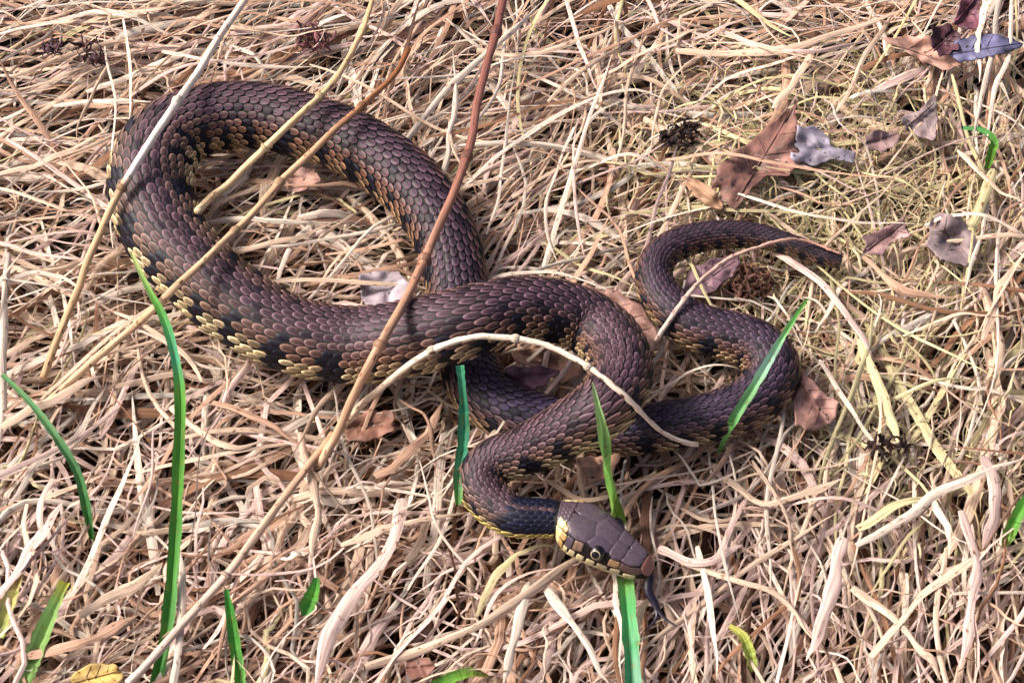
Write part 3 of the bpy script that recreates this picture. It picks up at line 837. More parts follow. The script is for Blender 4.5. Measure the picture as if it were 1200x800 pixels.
def tube_mesh(name, P, R, col, k=8, seed=0.0, wobble=0.0):
    n = len(P)
    T = unit(np.gradient(P, axis=0)); S = unit(np.cross(T, np.array([0.03, 0.02, 1.0])[None])); U = np.cross(S, T)
    a = np.linspace(0, 2 * math.pi, k, endpoint=False)
    V = P[:, None] + (S[:, None] * np.cos(a)[None, :, None] + U[:, None] * np.sin(a)[None, :, None]) * R[:, None, None]
    V = V.reshape(-1, 3)
    if wobble: V = V + (vnoise(V * 700)[:, None]) * wobble
    ix = np.arange(n * k).reshape(n, k)
    q = np.stack([ix[:-1], np.roll(ix[:-1], -1, 1), np.roll(ix[1:], -1, 1), ix[1:]], -1).reshape(-1, 4)
    L = np.concatenate([[0], np.cumsum(np.linalg.norm(np.diff(P, axis=0), axis=1))])
    st = np.zeros((n, k, 3)); st[..., 0] = np.abs(np.linspace(-1, 1, k))[None]; st[..., 1] = L[:, None] * 10; st[..., 2] = seed
    C = np.asarray(col, float)
    C = np.tile(C, (n, 1)) if C.ndim == 1 else C
    C = np.repeat(C[:, None], k, 1).reshape(-1, 3)
    c0 = len(V); V = np.vstack([V, P[0], P[-1]]); C = np.vstack([C, C[0], C[-1]]); st = np.vstack([st.reshape(-1, 3), [0, 0, seed], [0, L[-1] * 10, seed]])
    tr = [(c0, (i + 1) % k, i) for i in range(k)] + [(c0 + 1, (n - 1) * k + i, (n - 1) * k + (i + 1) % k) for i in range(k)]
    return mesh_np(name, V, q, tr, C, st)

def stalk(name, label, ctrl, wpx, cols, nodes=(), over=True, taper=(1, 1), group=None):
    """cols: list of (position 0..1, colour)"""
    n = 70
    rad = wpx * PX * .5
    P = drape(ctrl, n, rad, over)
    t = np.linspace(0, 1, n)
    P = P + np.stack([vnoise(np.stack([t * 14 + k * 7, t * 0 + wpx, t * 0 + len(ctrl)], 1)) for k in range(3)], 1) * 0.0009
    R = rad * np.linspace(taper[0], taper[1], n) * (1 + .12 * vnoise(np.stack([t * 30, t * 0 + wpx * 3, t * 0], 1)))
    for a in nodes: R = R * (1 + .22 * np.exp(-((t - a) / .010) ** 2))
    cp = [c[0] for c in cols]; cv = np.array([c[1] for c in cols])
    C = np.stack([np.interp(t, cp, cv[:, k]) for k in range(3)], 1)
    o = link(name, tube_mesh(name, P, R, C, 9, rng.random(), 0.0005), M_STALK, None, label, "stalk", group)
    b = P[np.argmin(P[:, 2])]
    rebase(o, b)
    for a in nodes:
        i = int(round(a * (n - 1))); i = min(max(i, 2), n - 3)
        Pn = P[i] + (P[i + 1] - P[i]) * np.linspace(-.55, .55, 6)[:, None]
        Rn = R[i] * np.array([1.03, 1.22, 1.35, 1.3, 1.18, 1.02])
        nd = link("node_joint", tube_mesh("node_joint", Pn - b, Rn, C[i] * .62, 9, rng.random()), M_STALK, o)
    return o

c_ = PAL
stalk("dry_stalk", "long pale bleached stalk lying across the snake's widest bend, broken where it leaves the body",
      [(296, -12, 14), (262, 36, 16), (225, 95, 30), (180, 160, 36), (142, 221, 30), (110, 290, 14), (80, 365, 6), (50, 442, 2)], 9.5,
      [(0, lin(232, 214, 196)), (.5, lin(246, 234, 222)), (.53, lin(170, 130, 96)), (.56, lin(216, 182, 142)), (1, lin(200, 164, 122))], (.30, .53), taper=(1.0, .95))
stalk("dry_stalk", "straight yellowish straw stalk with three joints resting over the snake's upper arch",
      [(440, -10, 6), (420, 45, 12), (392, 95, 27), (348, 138, 30), (300, 184, 20), (262, 220, 9), (232, 246, -3)], 8.5,
      [(0, lin(206, 172, 130)), (.5, lin(222, 192, 146)), (1, lin(228, 200, 160))], (.42, .68), taper=(.8, 1.1))
stalk("dry_stalk", "knotty tan stalk with brown upper end spanning the snake's coil from arch to flank",
      [(478, 58, 8), (462, 88, 14), (420, 128, 30), (385, 160, 29), (330, 212, 20), (285, 262, 22), (245, 300, 32), (190, 352, 30), (150, 388, 14), (95, 436, 4), (48, 476, 1)], 8.5,
      [(0, lin(140, 84, 50)), (.14, lin(172, 118, 80)), (.3, lin(214, 172, 134)), (1, lin(224, 190, 150))], (.14, .36, .50), taper=(.9, 1.1))
stalk("woody_stem", "reddish brown woody stem running across both limbs of the coil",
      [(592, -12, 12), (578, 50, 16), (560, 120, 22), (546, 190, 30), (520, 252, 34), (494, 310, 32), (466, 365, 44), (436, 420, 44), (412, 470, 26), (392, 512, 12), (374, 545, 4)], 11,
      [(0, lin(126, 78, 70)), (.35, lin(146, 96, 82)), (.6, lin(184, 136, 110)), (1, lin(206, 166, 132))], (.09, .34, .55, .74), taper=(.95, .9))
stalk("arched_stem", "pale thin stem arching over the snake's raised middle down to the darker coil",
      [(380, 530, 6), (412, 487, 16), (450, 452, 34), (492, 420, 48), (536, 400, 55), (586, 394, 56), (636, 404, 56), (686, 428, 56), (730, 462, 52), (768, 500, 36), (792, 515, 26), (818, 521, 18)], 7.5,
      [(0, lin(214, 180, 146)), (.4, lin(240, 222, 200)), (1, lin(232, 210, 188))], (.34, .52, .70), taper=(1.1, .7))
stalk("thin_twig", "slender pinkish twig curving over the snake's tail and ending beside the thick body",
      [(764, 407, 4), (782, 378, 10), (800, 352, 17), (838, 314, 14), (880, 292, 14), (915, 282, 14), (950, 283, 10), (985, 297, 4)], 6.0,
      [(0, lin(238, 216, 200)), (.35, lin(214, 176, 160)), (1, lin(196, 148, 128))], (.24, .52), taper=(1.1, .45))
stalk("dry_stalk", "grey white weathered stalk lying low over the tangled straw, pointing to the woody stem's foot",
      [(150, 800, 3), (200, 745, 4), (262, 678, 5), (318, 604, 6), (362, 545, 6), (392, 508, 6)], 9, [(0, lin(216, 196, 180)), (.5, lin(206, 178, 156)), (1, lin(196, 150, 116))], (.45,), over=False)

# ------------------------------------------------------------------ loose straws on top of the mat
def straw(ctrl, wpx, col, name="dry_straw", label=None, group=None, roll=0.2, arch=.35, over=False, n=22, cat="straw"):
    P = drape(ctrl, n, 0.001, over)
    t = np.linspace(0, 1, n)
    P = P + np.stack([vnoise(np.stack([t * 6 + k * 9, t * 0 + ctrl[0][0] * .37, t * 0 + ctrl[0][1] * .21], 1)) for k in range(3)], 1) * 0.0022
    if not over: P = duck(P[None])[0]
    wpx = wpx if wpx < 9 else 9 + (wpx - 9) * .6
    W = wpx * PX * np.clip(np.minimum(1, np.minimum(.7 + 4 * t, (2.2 if wpx < 9 else 4) * (1.03 - t))), .1, 1) * (1 + .7 * vnoise(np.stack([t * 5, t * 0 + ctrl[0][0] * .7, t * 0 + ctrl[0][1] * .3], 1)))
    ro = roll + .5 * vnoise(np.stack([t * 3, t * 0 + ctrl[0][0], t * 0 + ctrl[0][1]], 1))
    V, q, C, S = ribbons(P[None], W[None], ro[None], cap_to(np.asarray(col)[None], .74), arch=arch)
    o = link(name, mesh_np(name, V, q, None, C, S), M_STRAW, None, label, cat, group)
    b = P[np.argmin(P[:, 2])]; rebase(o, b)
    return o
TR = [([(566, 326), (640, 318), (704, 336), (748, 350)], 5, 'cream'), ([(470, 470), (500, 490), (512, 560)], 6, 'tan'), ([(640, 560), (690, 585), (760, 560)], 6, 'straw'),
      # traced by eye: points, width px, colour
    ([(0, 40), (70, 25), (150, 10)], 6, 'cream'), ([(15, 92), (90, 60), (190, 38)], 7, 'straw'), ([(-5, 205), (60, 185), (128, 150)], 7, 'straw'),
    ([(60, 123), (130, 118), (198, 121)], 8, 'cream'), ([(145, 22), (154, 90), (150, 150)], 5, 'cream'), ([(128, 75), (104, 120), (88, 165)], 5, 'straw'),
    ([(-5, 284), (60, 298), (128, 312)], 6, 'pink'), ([(0, 332), (50, 318), (112, 346)], 6, 'cream'), ([(240, 262), (310, 257), (396, 263)], 7, 'cream'),
    ([(246, 304), (330, 282), (402, 258)], 6, 'straw'), ([(190, 60), (270, 75), (370, 80)], 6, 'cream'), ([(260, 25), (330, 40), (420, 30)], 6, 'straw'),
    ([(474, 166), (530, 102), (636, 0)], 9, 'cream'), ([(520, 206), (534, 112), (530, 60)], 7, 'cream'), ([(572, 276), (590, 190), (605, 36)], 4, 'cream'),
    ([(634, 320), (670, 202), (700, 115), (722, 46)], 7, 'cream'), ([(540, 220), (600, 170), (670, 127), (740, 107), (798, 124)], 6, 'cream'), ([(660, -8), (682, 60), (700, 112)], 5, 'pink'),
    ([(600, 230), (660, 195), (735, 185)], 5, 'straw'), ([(560, 60), (640, 60), (730, 25)], 8, 'straw'), ([(700, 90), (760, 60), (830, 30)], 8, 'straw'),
    ([(780, 186), (850, 180), (915, 192), (1000, 206), (1095, 208)], 6, 'tan'), ([(868, 226), (935, 250), (1000, 260), (1082, 262)], 5, 'cream'), ([(1086, 262), (1140, 250), (1205, 278)], 4, 'cream'),
    ([(905, 130), (930, 98), (962, 45)], 9, 'straw'), ([(790, 60), (880, 62), (960, 46), (1060, 12)], 11, 'straw'), ([(850, 40), (930, 62), (1020, 48)], 8, 'pink'),
    ([(1152, -8), (1147, 50), (1149, 96)], 8, 'cream'), ([(1172, -8), (1163, 60), (1150, 120), (1138, 175)], 8, 'cream'), ([(1186, -8), (1182, 66), (1165, 108), (1152, 190)], 6, 'cream'),
    ([(1120, 176), (1160, 212), (1205, 242)], 7, 'straw'), ([(1160, 236), (1142, 300), (1128, 345)], 5, 'cream'), ([(1166, 200), (1147, 246), (1134, 284)], 14, 'olive'),
    ([(1008, 398), (1034, 465), (1056, 522)], 16, 'olive'), ([(1000, 642), (1064, 602), (1130, 562), (1205, 538)], 9, 'cream'), ([(1004, 622), (1050, 592), (1098, 580)], 14, 'olive'),
    ([(1156, 536), (1166, 590), (1152, 645)], 22, 'pink'), ([(1094, 586), (1110, 622), (1112, 652)], 8, 'cream'), ([(1126, 600), (1146, 660), (1140, 712), (1124, 785)], 11, 'pink'),
    ([(1000, 690), (1058, 730), (1104, 795)], 9, 'straw'), ([(800, 660), (862, 680), (920, 702), (962, 765)], 8, 'straw'), ([(986, 632), (976, 682), (948, 775)], 18, 'pink'),
    ([(818, 640), (830, 700), (842, 795)], 7, 'cream'), ([(472, 586), (456, 640), (420, 692), (384, 742), (368, 806)], 19, 'pink'), ([(430, 780), (540, 742), (622, 692), (704, 636)], 11, 'straw'),
    ([(622, 680), (604, 740), (590, 805)], 12, 'cream'), ([(640, 690), (682, 742), (712, 805)], 9, 'cream'), ([(88, 692), (126, 606), (168, 504)], 8, 'cream'),
    ([(-5, 502), (60, 468), (124, 436)], 12, 'straw'), ([(352, 508), (372, 590), (364, 655)], 11, 'straw'), ([(204, 805), (213, 705), (212, 640)], 9, 'cream'),
    ([(330, 655), (342, 651), (360, 645)], 11, 'cream'), ([(8, 300), (4, 400), (2, 520)], 10, 'cream'), ([(905, 292), (962, 332), (1002, 382), (1026, 432)], 9, 'pink'),
    ([(400, 640), (470, 615), (545, 600)], 7, 'straw'), ([(250, 470), (320, 500), (380, 540)], 8, 'tan'), ([(60, 560), (48, 600), (52, 660)], 6, 'cream'),
    ([(770, 640), (820, 660), (870, 640)], 10, 'pink'), ([(880, 540), (920, 600), (930, 660)], 8, 'straw'), ([(850, 560), (900, 590), (990, 560)], 9, 'straw'),
    ([(560, 720), (600, 650), (660, 640)], 8, 'olive'), ([(0, 700), (40, 640), (70, 590)], 14, 'pink'), ([(90, 720), (150, 690), (190, 660)], 12, 'straw'), ([(1020, 770), (1080, 700), (1160, 640)], 10, 'straw'),
    ([(1010, 300), (1060, 340), (1130, 350)], 8, 'tan'), ([(1150, 400), (1175, 330), (1205, 290)], 7, 'straw'), ([(1060, 395), (1120, 370), (1200, 375)], 7, 'straw'), ([(670, 150), (640, 250), (655, 315)], 4, 'cream'),
    ([(960, 420), (990, 470), (1040, 540)], 6, 'cream'), ([(200, 480), (260, 520), (330, 510)], 8, 'straw'), ([(20, 770), (90, 755), (160, 720)], 10, 'tan'), ([(440, 560), (490, 520), (520, 470)], 9, 'tan')]
MARK = [(700, 640, "the snake's head"), (770, 715, "the snake's tongue"), (560, 575, "the bend of the snake's neck"), (660, 530, "the snake's neck loop"), (985, 305, "the snake's tail tip"),
        (840, 270, "the far side of the tail's small loop"), (850, 400, "the tail's dark coil"), (930, 440, "the tail's outer bend"), (840, 450, "the pocket between tail and neck loop"), (240, 380, "the snake's cream spotted flank"),
        (370, 450, "the snake's barred lower flank"), (300, 100, "the top of the snake's big arch"), (130, 180, "the snake's broad outer bend"), (470, 160, "the descending limb of the snake's arch"), (560, 280, "the limb that dips under the thick body"),
        (310, 240, "the inside of the snake's big coil"), (420, 280, "the hollow of the big coil by the lavender leaf"), (640, 320, "the back of the snake's raised middle"), (610, 430, "the gap inside the neck loop"), (270, 40, "the long bleached stalk's upper end"),
        (80, 370, "the long bleached stalk's lower end"), (420, 40, "the straight yellowish stalk's top"), (478, 60, "the knotty tan stalk's brown end"), (90, 440, "the knotty tan stalk's pale end"), (585, 40, "the reddish woody stem's top"),
        (545, 190, "the reddish woody stem's middle"), (390, 510, "the reddish woody stem's foot"), (450, 470, "the arched pale stem's foot"), (230, 710, "the weathered grey stalk"), (330, 590, "the weathered grey stalk's far end"),
        (200, 640, "the tallest green sprout"), (90, 560, "the curved green sprout"), (55, 730, "the broad pale green stump"), (272, 740, "the short bright green sprout"), (365, 700, "the tiny oval green sprout"), (540, 560, "the blue green sprout"),
        (738, 760, "the green blade coming from under the head"), (870, 480, "the slanting green blade on the tail"), (1155, 165, "the hooked green sprout"), (1190, 610, "the fresh green blade tip"), (545, 790, "the low curling green blade"),
        (870, 755, "the wilted yellow green shoot"), (890, 190, "the large torn brown leaf"), (965, 170, "the bluish grey crumpled leaf"), (1085, 140, "the mauve grey leaf flap"), (1040, 280, "the ragged mauve leaf"), (1115, 280, "the grey rounded leaf"),
        (960, 475, "the pink spotted leaf"), (450, 340, "the lavender leaf scrap"), (735, 365, "the brown leaf behind the thick body"), (1080, 60, "the tan boat shaped leaf"), (1160, 55, "the curled bluish leaf"), (1130, 5, "the dark maroon leaf"),
        (490, 780, "the half hidden brown leaf piece"), (115, 790, "the yellow brown mottled leaf"), (800, 158, "the black withered tuft"), (368, 44, "the dried pink flower clump"), (106, 62, "the dark dried seed clump"), (55, 58, "the purplish seed head"),
        (1040, 524, "the blackened crumb of stem"), (930, 250, "the yellowish moss")]
USED = {}
def straw_label(P, W, cn):
    """describe a loose straw by its build, colour and what it lies beside"""
    px, py = pix(P)
    L = np.hypot(np.diff(px), np.diff(py)).sum(); ch = math.hypot(px[-1] - px[0], py[-1] - py[0])
    wpx = W.max() / PX
    word = {'cream': 'bleached cream', 'straw': 'golden', 'tan': 'tan brown', 'pink': 'pinkish faded', 'olive': 'yellow green'}[cn]
    size = "long" if L > 190 else "short" if L < 110 else "middling"
    wd = "broad" if wpx > 9 else "thin" if wpx < 5 else "flat"
    form = "straight" if ch > .975 * L else "bowed" if ch > .9 * L else "crooked"
    inside = [(math.hypot(mx - np.mean(px), my - np.mean(py)), ph) for mx, my, ph in MARK]
    inside.sort()
    best = None
    for d, ph in inside[:4]:
        lab = f"{size} {wd} {form} {word} straw by {ph}"
        if lab not in USED and lab.replace(size + ' ', '', 1) not in USED: best = lab; break
    best = best or f"{size} {wd} {form} {word} straw by {inside[0][1]}"
    if len(best.split()) > 16: best = best.replace(size + ' ', '', 1)
    USED[best] = 1
    return best
GRP = "loose straws on top of the dead grass mat"
for pts, w, cn in TR:
    zt = 11 if pts[0][0] in (780, 868, 1086, 1152, 1172, 1186) else 3.5
    ctrl = [(p[0], p[1], zt - (2.0 if zt < 5 else 8 if i == 0 and p[1] > 0 else 3) * (i in (0, len(pts) - 1))) for i, p in enumerate(pts)]
    o = straw(ctrl, w, PAL[cn] * rng.uniform(.92, 1.12), "dry_straw", "-", GRP, roll=rng.normal(0, .3), arch=rng.uniform(.1, .4))
    q = spline(ctrl, 22)
    o["label"] = straw_label(at(q[:, 0], q[:, 1], q[:, 2] * 0), np.array([w * PX]), cn)
# more of them, following the lie of the grass
P, W, ro, cc = grow(190, (-.21, .21), (-.17, .19), (.000, .0035), (.05, .14), (.0009, .0026), 16, 3, curl=.7)
P = duck(P)
names = ['cream', 'straw', 'tan', 'pink', 'olive']
for i in range(len(P)):
    d = [np.abs(cc[i].mean(0) / cc[i].mean() - PAL[k] / PAL[k].mean()).sum() + abs(cc[i].mean() - PAL[k].mean()) for k in names]
    cn = names[int(np.argmin(d))]
    V, q, C, S = ribbons(P[i:i + 1], W[i:i + 1], ro[i:i + 1], cc[i:i + 1], arch=rng.uniform(.08, .5))
    o = link("dry_straw", mesh_np("dry_straw", V, q, None, C, S), M_STRAW, None, straw_label(P[i], W[i], cn), "straw", GRP)
    rebase(o, P[i][np.argmin(P[i][:, 2])])

# ------------------------------------------------------------------ green blades
def green(label, ctrl, wpx, cols, over=True, tip=(.35, .12), name="grass_sprout", n=40, arch=-.45, roll=0.0, cat="grass blade"):
    """ctrl base -> tip"""
    P = drape(ctrl, n, .0008, over)
    t = np.linspace(0, 1, n)
    prof = np.interp(t, [0, .15, .6, .85, 1], [tip[0], 1, .95, .6, tip[1]]) if tip[0] < 1 else np.interp(t, [0, .6, .85, 1], [1, 1, .7, tip[1]])
    W = wpx * PX * prof * (1 + .05 * np.sin(t * 40) + rng.normal(0, .05, n))
    cp = [c[0] for c in cols]; cv = np.array([c[1] for c in cols])
    C = np.stack([np.interp(t, cp, cv[:, k]) for k in range(3)], 1)
    ro = roll + .5 * (t - .5)
    V, q, Cc, S = ribbons(P[None], W[None], ro[None], C[None], arch=arch)
    me = mesh_np(name, V, q, None, Cc * (1 + .12 * vnoise(V * 400))[:, None], S, smooth=False)
    o = link(name, me, M_GREEN, None, label, cat, "green blades sprouting through the dead grass")
    rebase(o, P[0])
    return o
G1, G2, G3, TEAL, LIME = lin(54, 124, 48), lin(92, 156, 62), lin(134, 172, 98), lin(66, 142, 108), lin(160, 186, 82)
green("tallest green grass blade, its folded tip touching the snake's pale spotted flank",
      [(180, 815, -4), (196, 730, 4), (205, 630, 12), (209, 540, 22), (211, 480, 30), (208, 435, 34), (194, 378, 36), (172, 335, 34), (154, 296, 30)], 13, [(0, G1), (.5, G2 * .8), (.68, G2), (.75, TEAL * 1.1), (.88, G2), (1, lin(170, 180, 120))], tip=(1, .3))
green("curved green blade bending over the straw, rising beside the narrow straight straw",
      [(108, 632, -3), (100, 590, 4), (90, 552, 8), (66, 512, 12), (36, 472, 13), (2, 438, 12)], 10, [(0, G1 * .9), (.5, lin(86, 134, 86)), (1, lin(104, 152, 100))], over=False, tip=(.5, .5))
green("broad pale green blade stump with a yellowed cut tip",
      [(22, 812, -4), (40, 765, 3), (58, 720, 8), (76, 680, 11)], 19, [(0, G3 * .9), (.8, G3), (1, lin(170, 170, 70))], over=False, tip=(1, .75))
green("short bright green blade next to the weathered grey stalk",
      [(284, 815, -4), (276, 760, 2), (270, 720, 6), (265, 690, 9)], 12, [(0, G2), (1, G1 * 1.1)], over=False, tip=(1, .4))
green("tiny oval green leaf peeping between pale straws",
      [(357, 722, -2), (361, 708, 2), (367, 692, 4), (371, 676, 4)], 17, [(0, G1), (.6, G2), (1, G1)], over=False, tip=(.3, .3), name="green_sprout", n=20)
green("blue green blade standing in front of the gap below the snake's raised middle",
      [(537, 590, -4), (538, 560, 4), (543, 510, 16), (543, 470, 26), (539, 428, 34)], 13, [(0, G2 * .8), (.35, TEAL * .9), (1, TEAL)], tip=(.45, .75))
green("long green blade passing under the snake's head and up across its neck loop",
      [(743, 815, 5), (740, 760, 6), (735, 700, 6), (730, 655, 4), (725, 612, 2), (721, 585, 14), (712, 535, 42), (704, 492, 58), (694, 448, 70)], 17, [(0, TEAL), (.3, lin(84, 170, 96)), (.5, LIME), (.7, lin(120, 186, 84)), (1, lin(170, 200, 140))], tip=(1, .1), over=False)
green("slanting green blade leaning over the snake's dark tail bend",
      [(842, 528, 1), (858, 494, 24), (884, 452, 28), (905, 415, 28), (926, 380, 20), (946, 350, 14)], 11, [(0, G1), (.4, lin(124, 176, 118)), (.6, lin(160, 200, 180)), (.8, lin(124, 186, 110)), (1, G2)], tip=(.6, .3))  # pale bluish highlight painted into the middle of the blade
green("small hooked green leaf growing between fallen leaves and upright straws",
      [(1157, 198, -2), (1162, 178, 5), (1165, 164, 9), (1150, 152, 10), (1128, 150, 8)], 11, [(0, lin(96, 140, 50)), (.5, G2 * .85), (1, lin(90, 164, 104))], over=False, tip=(.5, .5), name="green_sprout", n=24)
green("fresh green blade tip beside the broad faded pink blade",
      [(1176, 642, -2), (1186, 618, 4), (1196, 596, 8), (1212, 566, 10)], 14, [(0, lin(120, 150, 50)), (.4, G2), (1, G2)], over=False, tip=(.2, .8))
green("low curling green blade half buried in pale straw",
      [(505, 806, -2), (525, 795, 4), (552, 787, 5), (574, 792, 1)], 13, [(0, G2), (.6, lin(110, 150, 60)), (1, lin(120, 110, 50))], over=False, tip=(1, .2))
green("yellow green wilted shoot in the straw below the snake's head",
      [(884, 786, -3), (878, 762, 2), (870, 744, 4), (854, 732, 2)], 12, [(0, LIME), (1, lin(180, 176, 90))], over=False, tip=(.6, .4))
green("pale yellowing blade base among faded pinkish straws",
      [(-4, 745, 0), (6, 715, 3), (16, 690, 3), (24, 668, 1)], 16, [(0, lin(156, 172, 96)), (1, lin(196, 176, 120))], over=False, tip=(1, .4))

# ------------------------------------------------------------------ dead leaves
def leaf(label, outline, z, col, curl=0.0, tilt=(0, 0), axis=None, name="dead_leaf", rag=.13, rib=True, wave=.007):
    """outline in px (closed, roughly star shaped); tilt = mm rise per 100 px along px, py"""
    o_ = np.array(outline, float); m = 72
    cl = np.vstack([o_, o_[:1]]); s = np.concatenate([[0], np.cumsum(np.linalg.norm(np.diff(cl, axis=0), axis=1))])
    u = np.linspace(0, s[-1], m, endpoint=False)
    E = np.stack([np.interp(u, s, cl[:, k]) for k in range(2)], 1)
    E = .5 * E + .25 * (np.roll(E, 1, 0) + np.roll(E, -1, 0))
    c = E.mean(0)
    E = c + (E - c) * (1 + rag * 2 * vnoise(np.stack([u * .16, u * 0 + c[0], u * 0 + c[1]], 1)))[:, None]
    size = np.abs(E - c).max()
    fr = [1, .9, .75, .6, .45, .3, .15]
    Q = np.vstack([c + (E - c) * f for f in fr] + [c[None]])
    if axis is None: axis = (E[np.argmax(np.linalg.norm(E - c, axis=1))], c * 2 - E[np.argmax(np.linalg.norm(E - c, axis=1))])
    ax0, ax1 = np.array(axis[0], float), np.array(axis[1], float)
    ad = unit((ax1 - ax0)[None])[0]; an = np.array([-ad[1], ad[0]])
    def height(q):
        a = (q - c) @ an / size
        b = (q - c) @ ad / size
        h = .0008 + lie(at(q[:, 0], q[:, 1], q[:, 0] * 0)) + z * MM + (tilt[0] * (q[:, 0] - c[0]) + tilt[1] * (q[:, 1] - c[1])) * .01 * MM
        h = h + curl * (a ** 2 - .25) + curl * .4 * b ** 2
        h = h + wave * vnoise(np.stack([q[:, 0] * .035, q[:, 1] * .035, q[:, 0] * 0 + c[0] * .1], 1)) + wave * .5 * vnoise(np.stack([q[:, 0] * .09, q[:, 1] * .09, q[:, 0] * 0 + c[1] * .1], 1))
        # side veins pucker the blade
        h = h - .00045 * np.abs(np.sin((b * 6 + np.abs(a) * 2.5))) ** .5
        h = h - .0012 * np.exp(-(a / .10) ** 2)
        return h
    Vt = at(Q[:, 0], Q[:, 1], height(Q)); Vt = duck(Vt[None])[0]
    nv = len(Vt)
    q, t3 = [], []
    for k in range(len(fr) - 1):
        for i in range(m): q.append((k * m + i, (k + 1) * m + i, (k + 1) * m + (i + 1) % m, k * m + (i + 1) % m))
    kc = (len(fr) - 1) * m
    for i in range(m): t3.append((kc + i, nv - 1, kc + (i + 1) % m))
    q = np.array(q); t3 = np.array(t3)
    th = np.array([0, 0, -.00035])
    V2 = np.vstack([Vt, Vt + th])
    q2 = np.vstack([q, (q + nv)[:, ::-1], [(i, (i + 1) % m, nv + (i + 1) % m, nv + i) for i in range(m)]])
    t2 = np.vstack([t3, (t3 + nv)[:, ::-1]])
    cc = np.asarray(col)[None] * (1 + .5 * vnoise(np.vstack([np.c_[Q * .05, Q[:, 0] * 0]] * 2)))[:, None]
    me = mesh_np(name, V2, q2, t2, np.clip(cc, 0, 1))
    o = link(name, me, M_LEAF, None, label, "leaf")
    b = Vt[np.argmin(Vt[:, 2])]; rebase(o, b)
    if rib:
        t = np.linspace(.04, .96, 20)[:, None]
        A = ax0 + (ax1 - ax0) * t
        Pm_ = duck((at(A[:, 0], A[:, 1], height(A) + .0003))[None])[0] - b
        link("midrib", tube_mesh("midrib", Pm_, np.linspace(.00055, .0002, 20), np.asarray(col) * .75, 6), M_LEAF, o)
        for sgn in (1, -1):
            for f in (.3, .5, .7):
                p0 = ax0 + (ax1 - ax0) * f
                L = size * .55
                A = p0 + (ad * .6 + an * sgn * .8) * L * np.linspace(0, 1, 8)[:, None]
                # stay inside the blade
                rad_ = np.interp(np.arctan2(*(A - c).T[::-1]) % (2 * math.pi), np.sort(np.arctan2(*(E - c).T[::-1]) % (2 * math.pi)),
                                 np.linalg.norm(E - c, axis=1)[np.argsort(np.arctan2(*(E - c).T[::-1]) % (2 * math.pi))])
                ins = np.linalg.norm(A - c, axis=1) < rad_ * .93
                if ins.sum() < 4: continue
                A = A[ins]
                Pv = duck((at(A[:, 0], A[:, 1], height(A) + .00015))[None])[0] - b
                link("side_vein", tube_mesh("side_vein", Pv, np.linspace(.00028, .00012, len(Pv)), np.asarray(col) * .85, 5), M_LEAF, o)
    return o
L_BR, L_MA, L_GR, L_LV, L_PK = lin(128, 92, 82), lin(84, 52, 60), lin(138, 120, 120), lin(142, 134, 146), lin(168, 126, 114)
leaf("large brown leaf with a torn pointed top lying beyond the tail", [(935, 118), (931, 150), (938, 185), (928, 205), (900, 205), (880, 222), (862, 244), (842, 232), (838, 200), (862, 178), (888, 160), (912, 138)], 6, L_BR, .004, (0, -6), ((860, 240), (932, 122)))
leaf("narrow brown leaf scrap tucked beneath the large torn brown leaf", [(797, 206), (818, 210), (838, 224), (850, 246), (832, 242), (812, 228)], 3.5, lin(150, 116, 90), .002, rib=False)
leaf("small bluish grey crumpled leaf touching the large brown leaf", [(934, 146), (958, 150), (972, 160), (974, 172), (1004, 178), (1002, 190), (974, 186), (958, 194), (936, 190), (924, 182)], 5, L_LV, .006, (0, 0), ((926, 184), (1000, 180)), wave=.010, rib=False)
leaf("mauve grey leaf flap standing by the dark hole in the straw", [(1058, 136), (1078, 130), (1096, 108), (1099, 140), (1096, 166), (1078, 160), (1060, 152)], 5, L_GR * .92, .006, (3, -4), ((1062, 148), (1096, 120)))
leaf("little shrivelled brown leaf end beside the mauve grey flap", [(1012, 158), (1032, 152), (1054, 158), (1052, 170), (1034, 178), (1016, 172)], 3.5, lin(124, 100, 98), .004, rib=False)
leaf("ragged mauve leaf lying just past the tail tip", [(1060, 254), (1066, 276), (1046, 282), (1032, 300), (1012, 296), (1010, 278), (1030, 270), (1042, 264)], 4, lin(150, 118, 116), .003, (0, -3), ((1014, 294), (1062, 258)))
leaf("grey rounded leaf with visible veins near the hooked green leaf", [(1096, 250), (1126, 252), (1140, 276), (1146, 300), (1130, 312), (1096, 300), (1086, 284), (1088, 262)], 4.5, L_GR, .003, (0, -3), ((1140, 308), (1092, 254)))
leaf("pinkish spotted leaf lying against the snake's tail bend", [(938, 436), (952, 444), (966, 462), (984, 472), (978, 492), (950, 506), (932, 496), (930, 466)], 5, L_PK, .003, (0, -2), ((934, 440), (972, 494)))
leaf("lavender grey leaf scrap resting against the snake inside its big coil", [(421, 320), (446, 317), (468, 318), (482, 332), (478, 350), (458, 362), (426, 358), (421, 340)], 5, lin(160, 146, 152), .002, (0, -2), ((424, 350), (478, 326)), rib=False)
leaf("wide brown leaf wedged between the thick body and the tail's curl", [(688, 336), (726, 342), (756, 362), (772, 392), (766, 416), (752, 408), (736, 372), (712, 352)], 7, lin(150, 112, 100), .002, (0, 0), ((690, 340), (764, 408)))
leaf("mauve leaf lying inside the tail's small loop", [(798, 342), (806, 318), (834, 302), (868, 300), (862, 322), (838, 340), (814, 348)], 2.5, lin(128, 98, 106), .003, (0, 0), ((802, 344), (864, 304)))
leaf("dark purple leaf lying in the gap enclosed by the neck loop", [(584, 438), (604, 428), (632, 428), (656, 434), (640, 450), (612, 458), (590, 452)], 4, lin(116, 84, 98), .004, (0, 0), ((586, 444), (650, 436)))
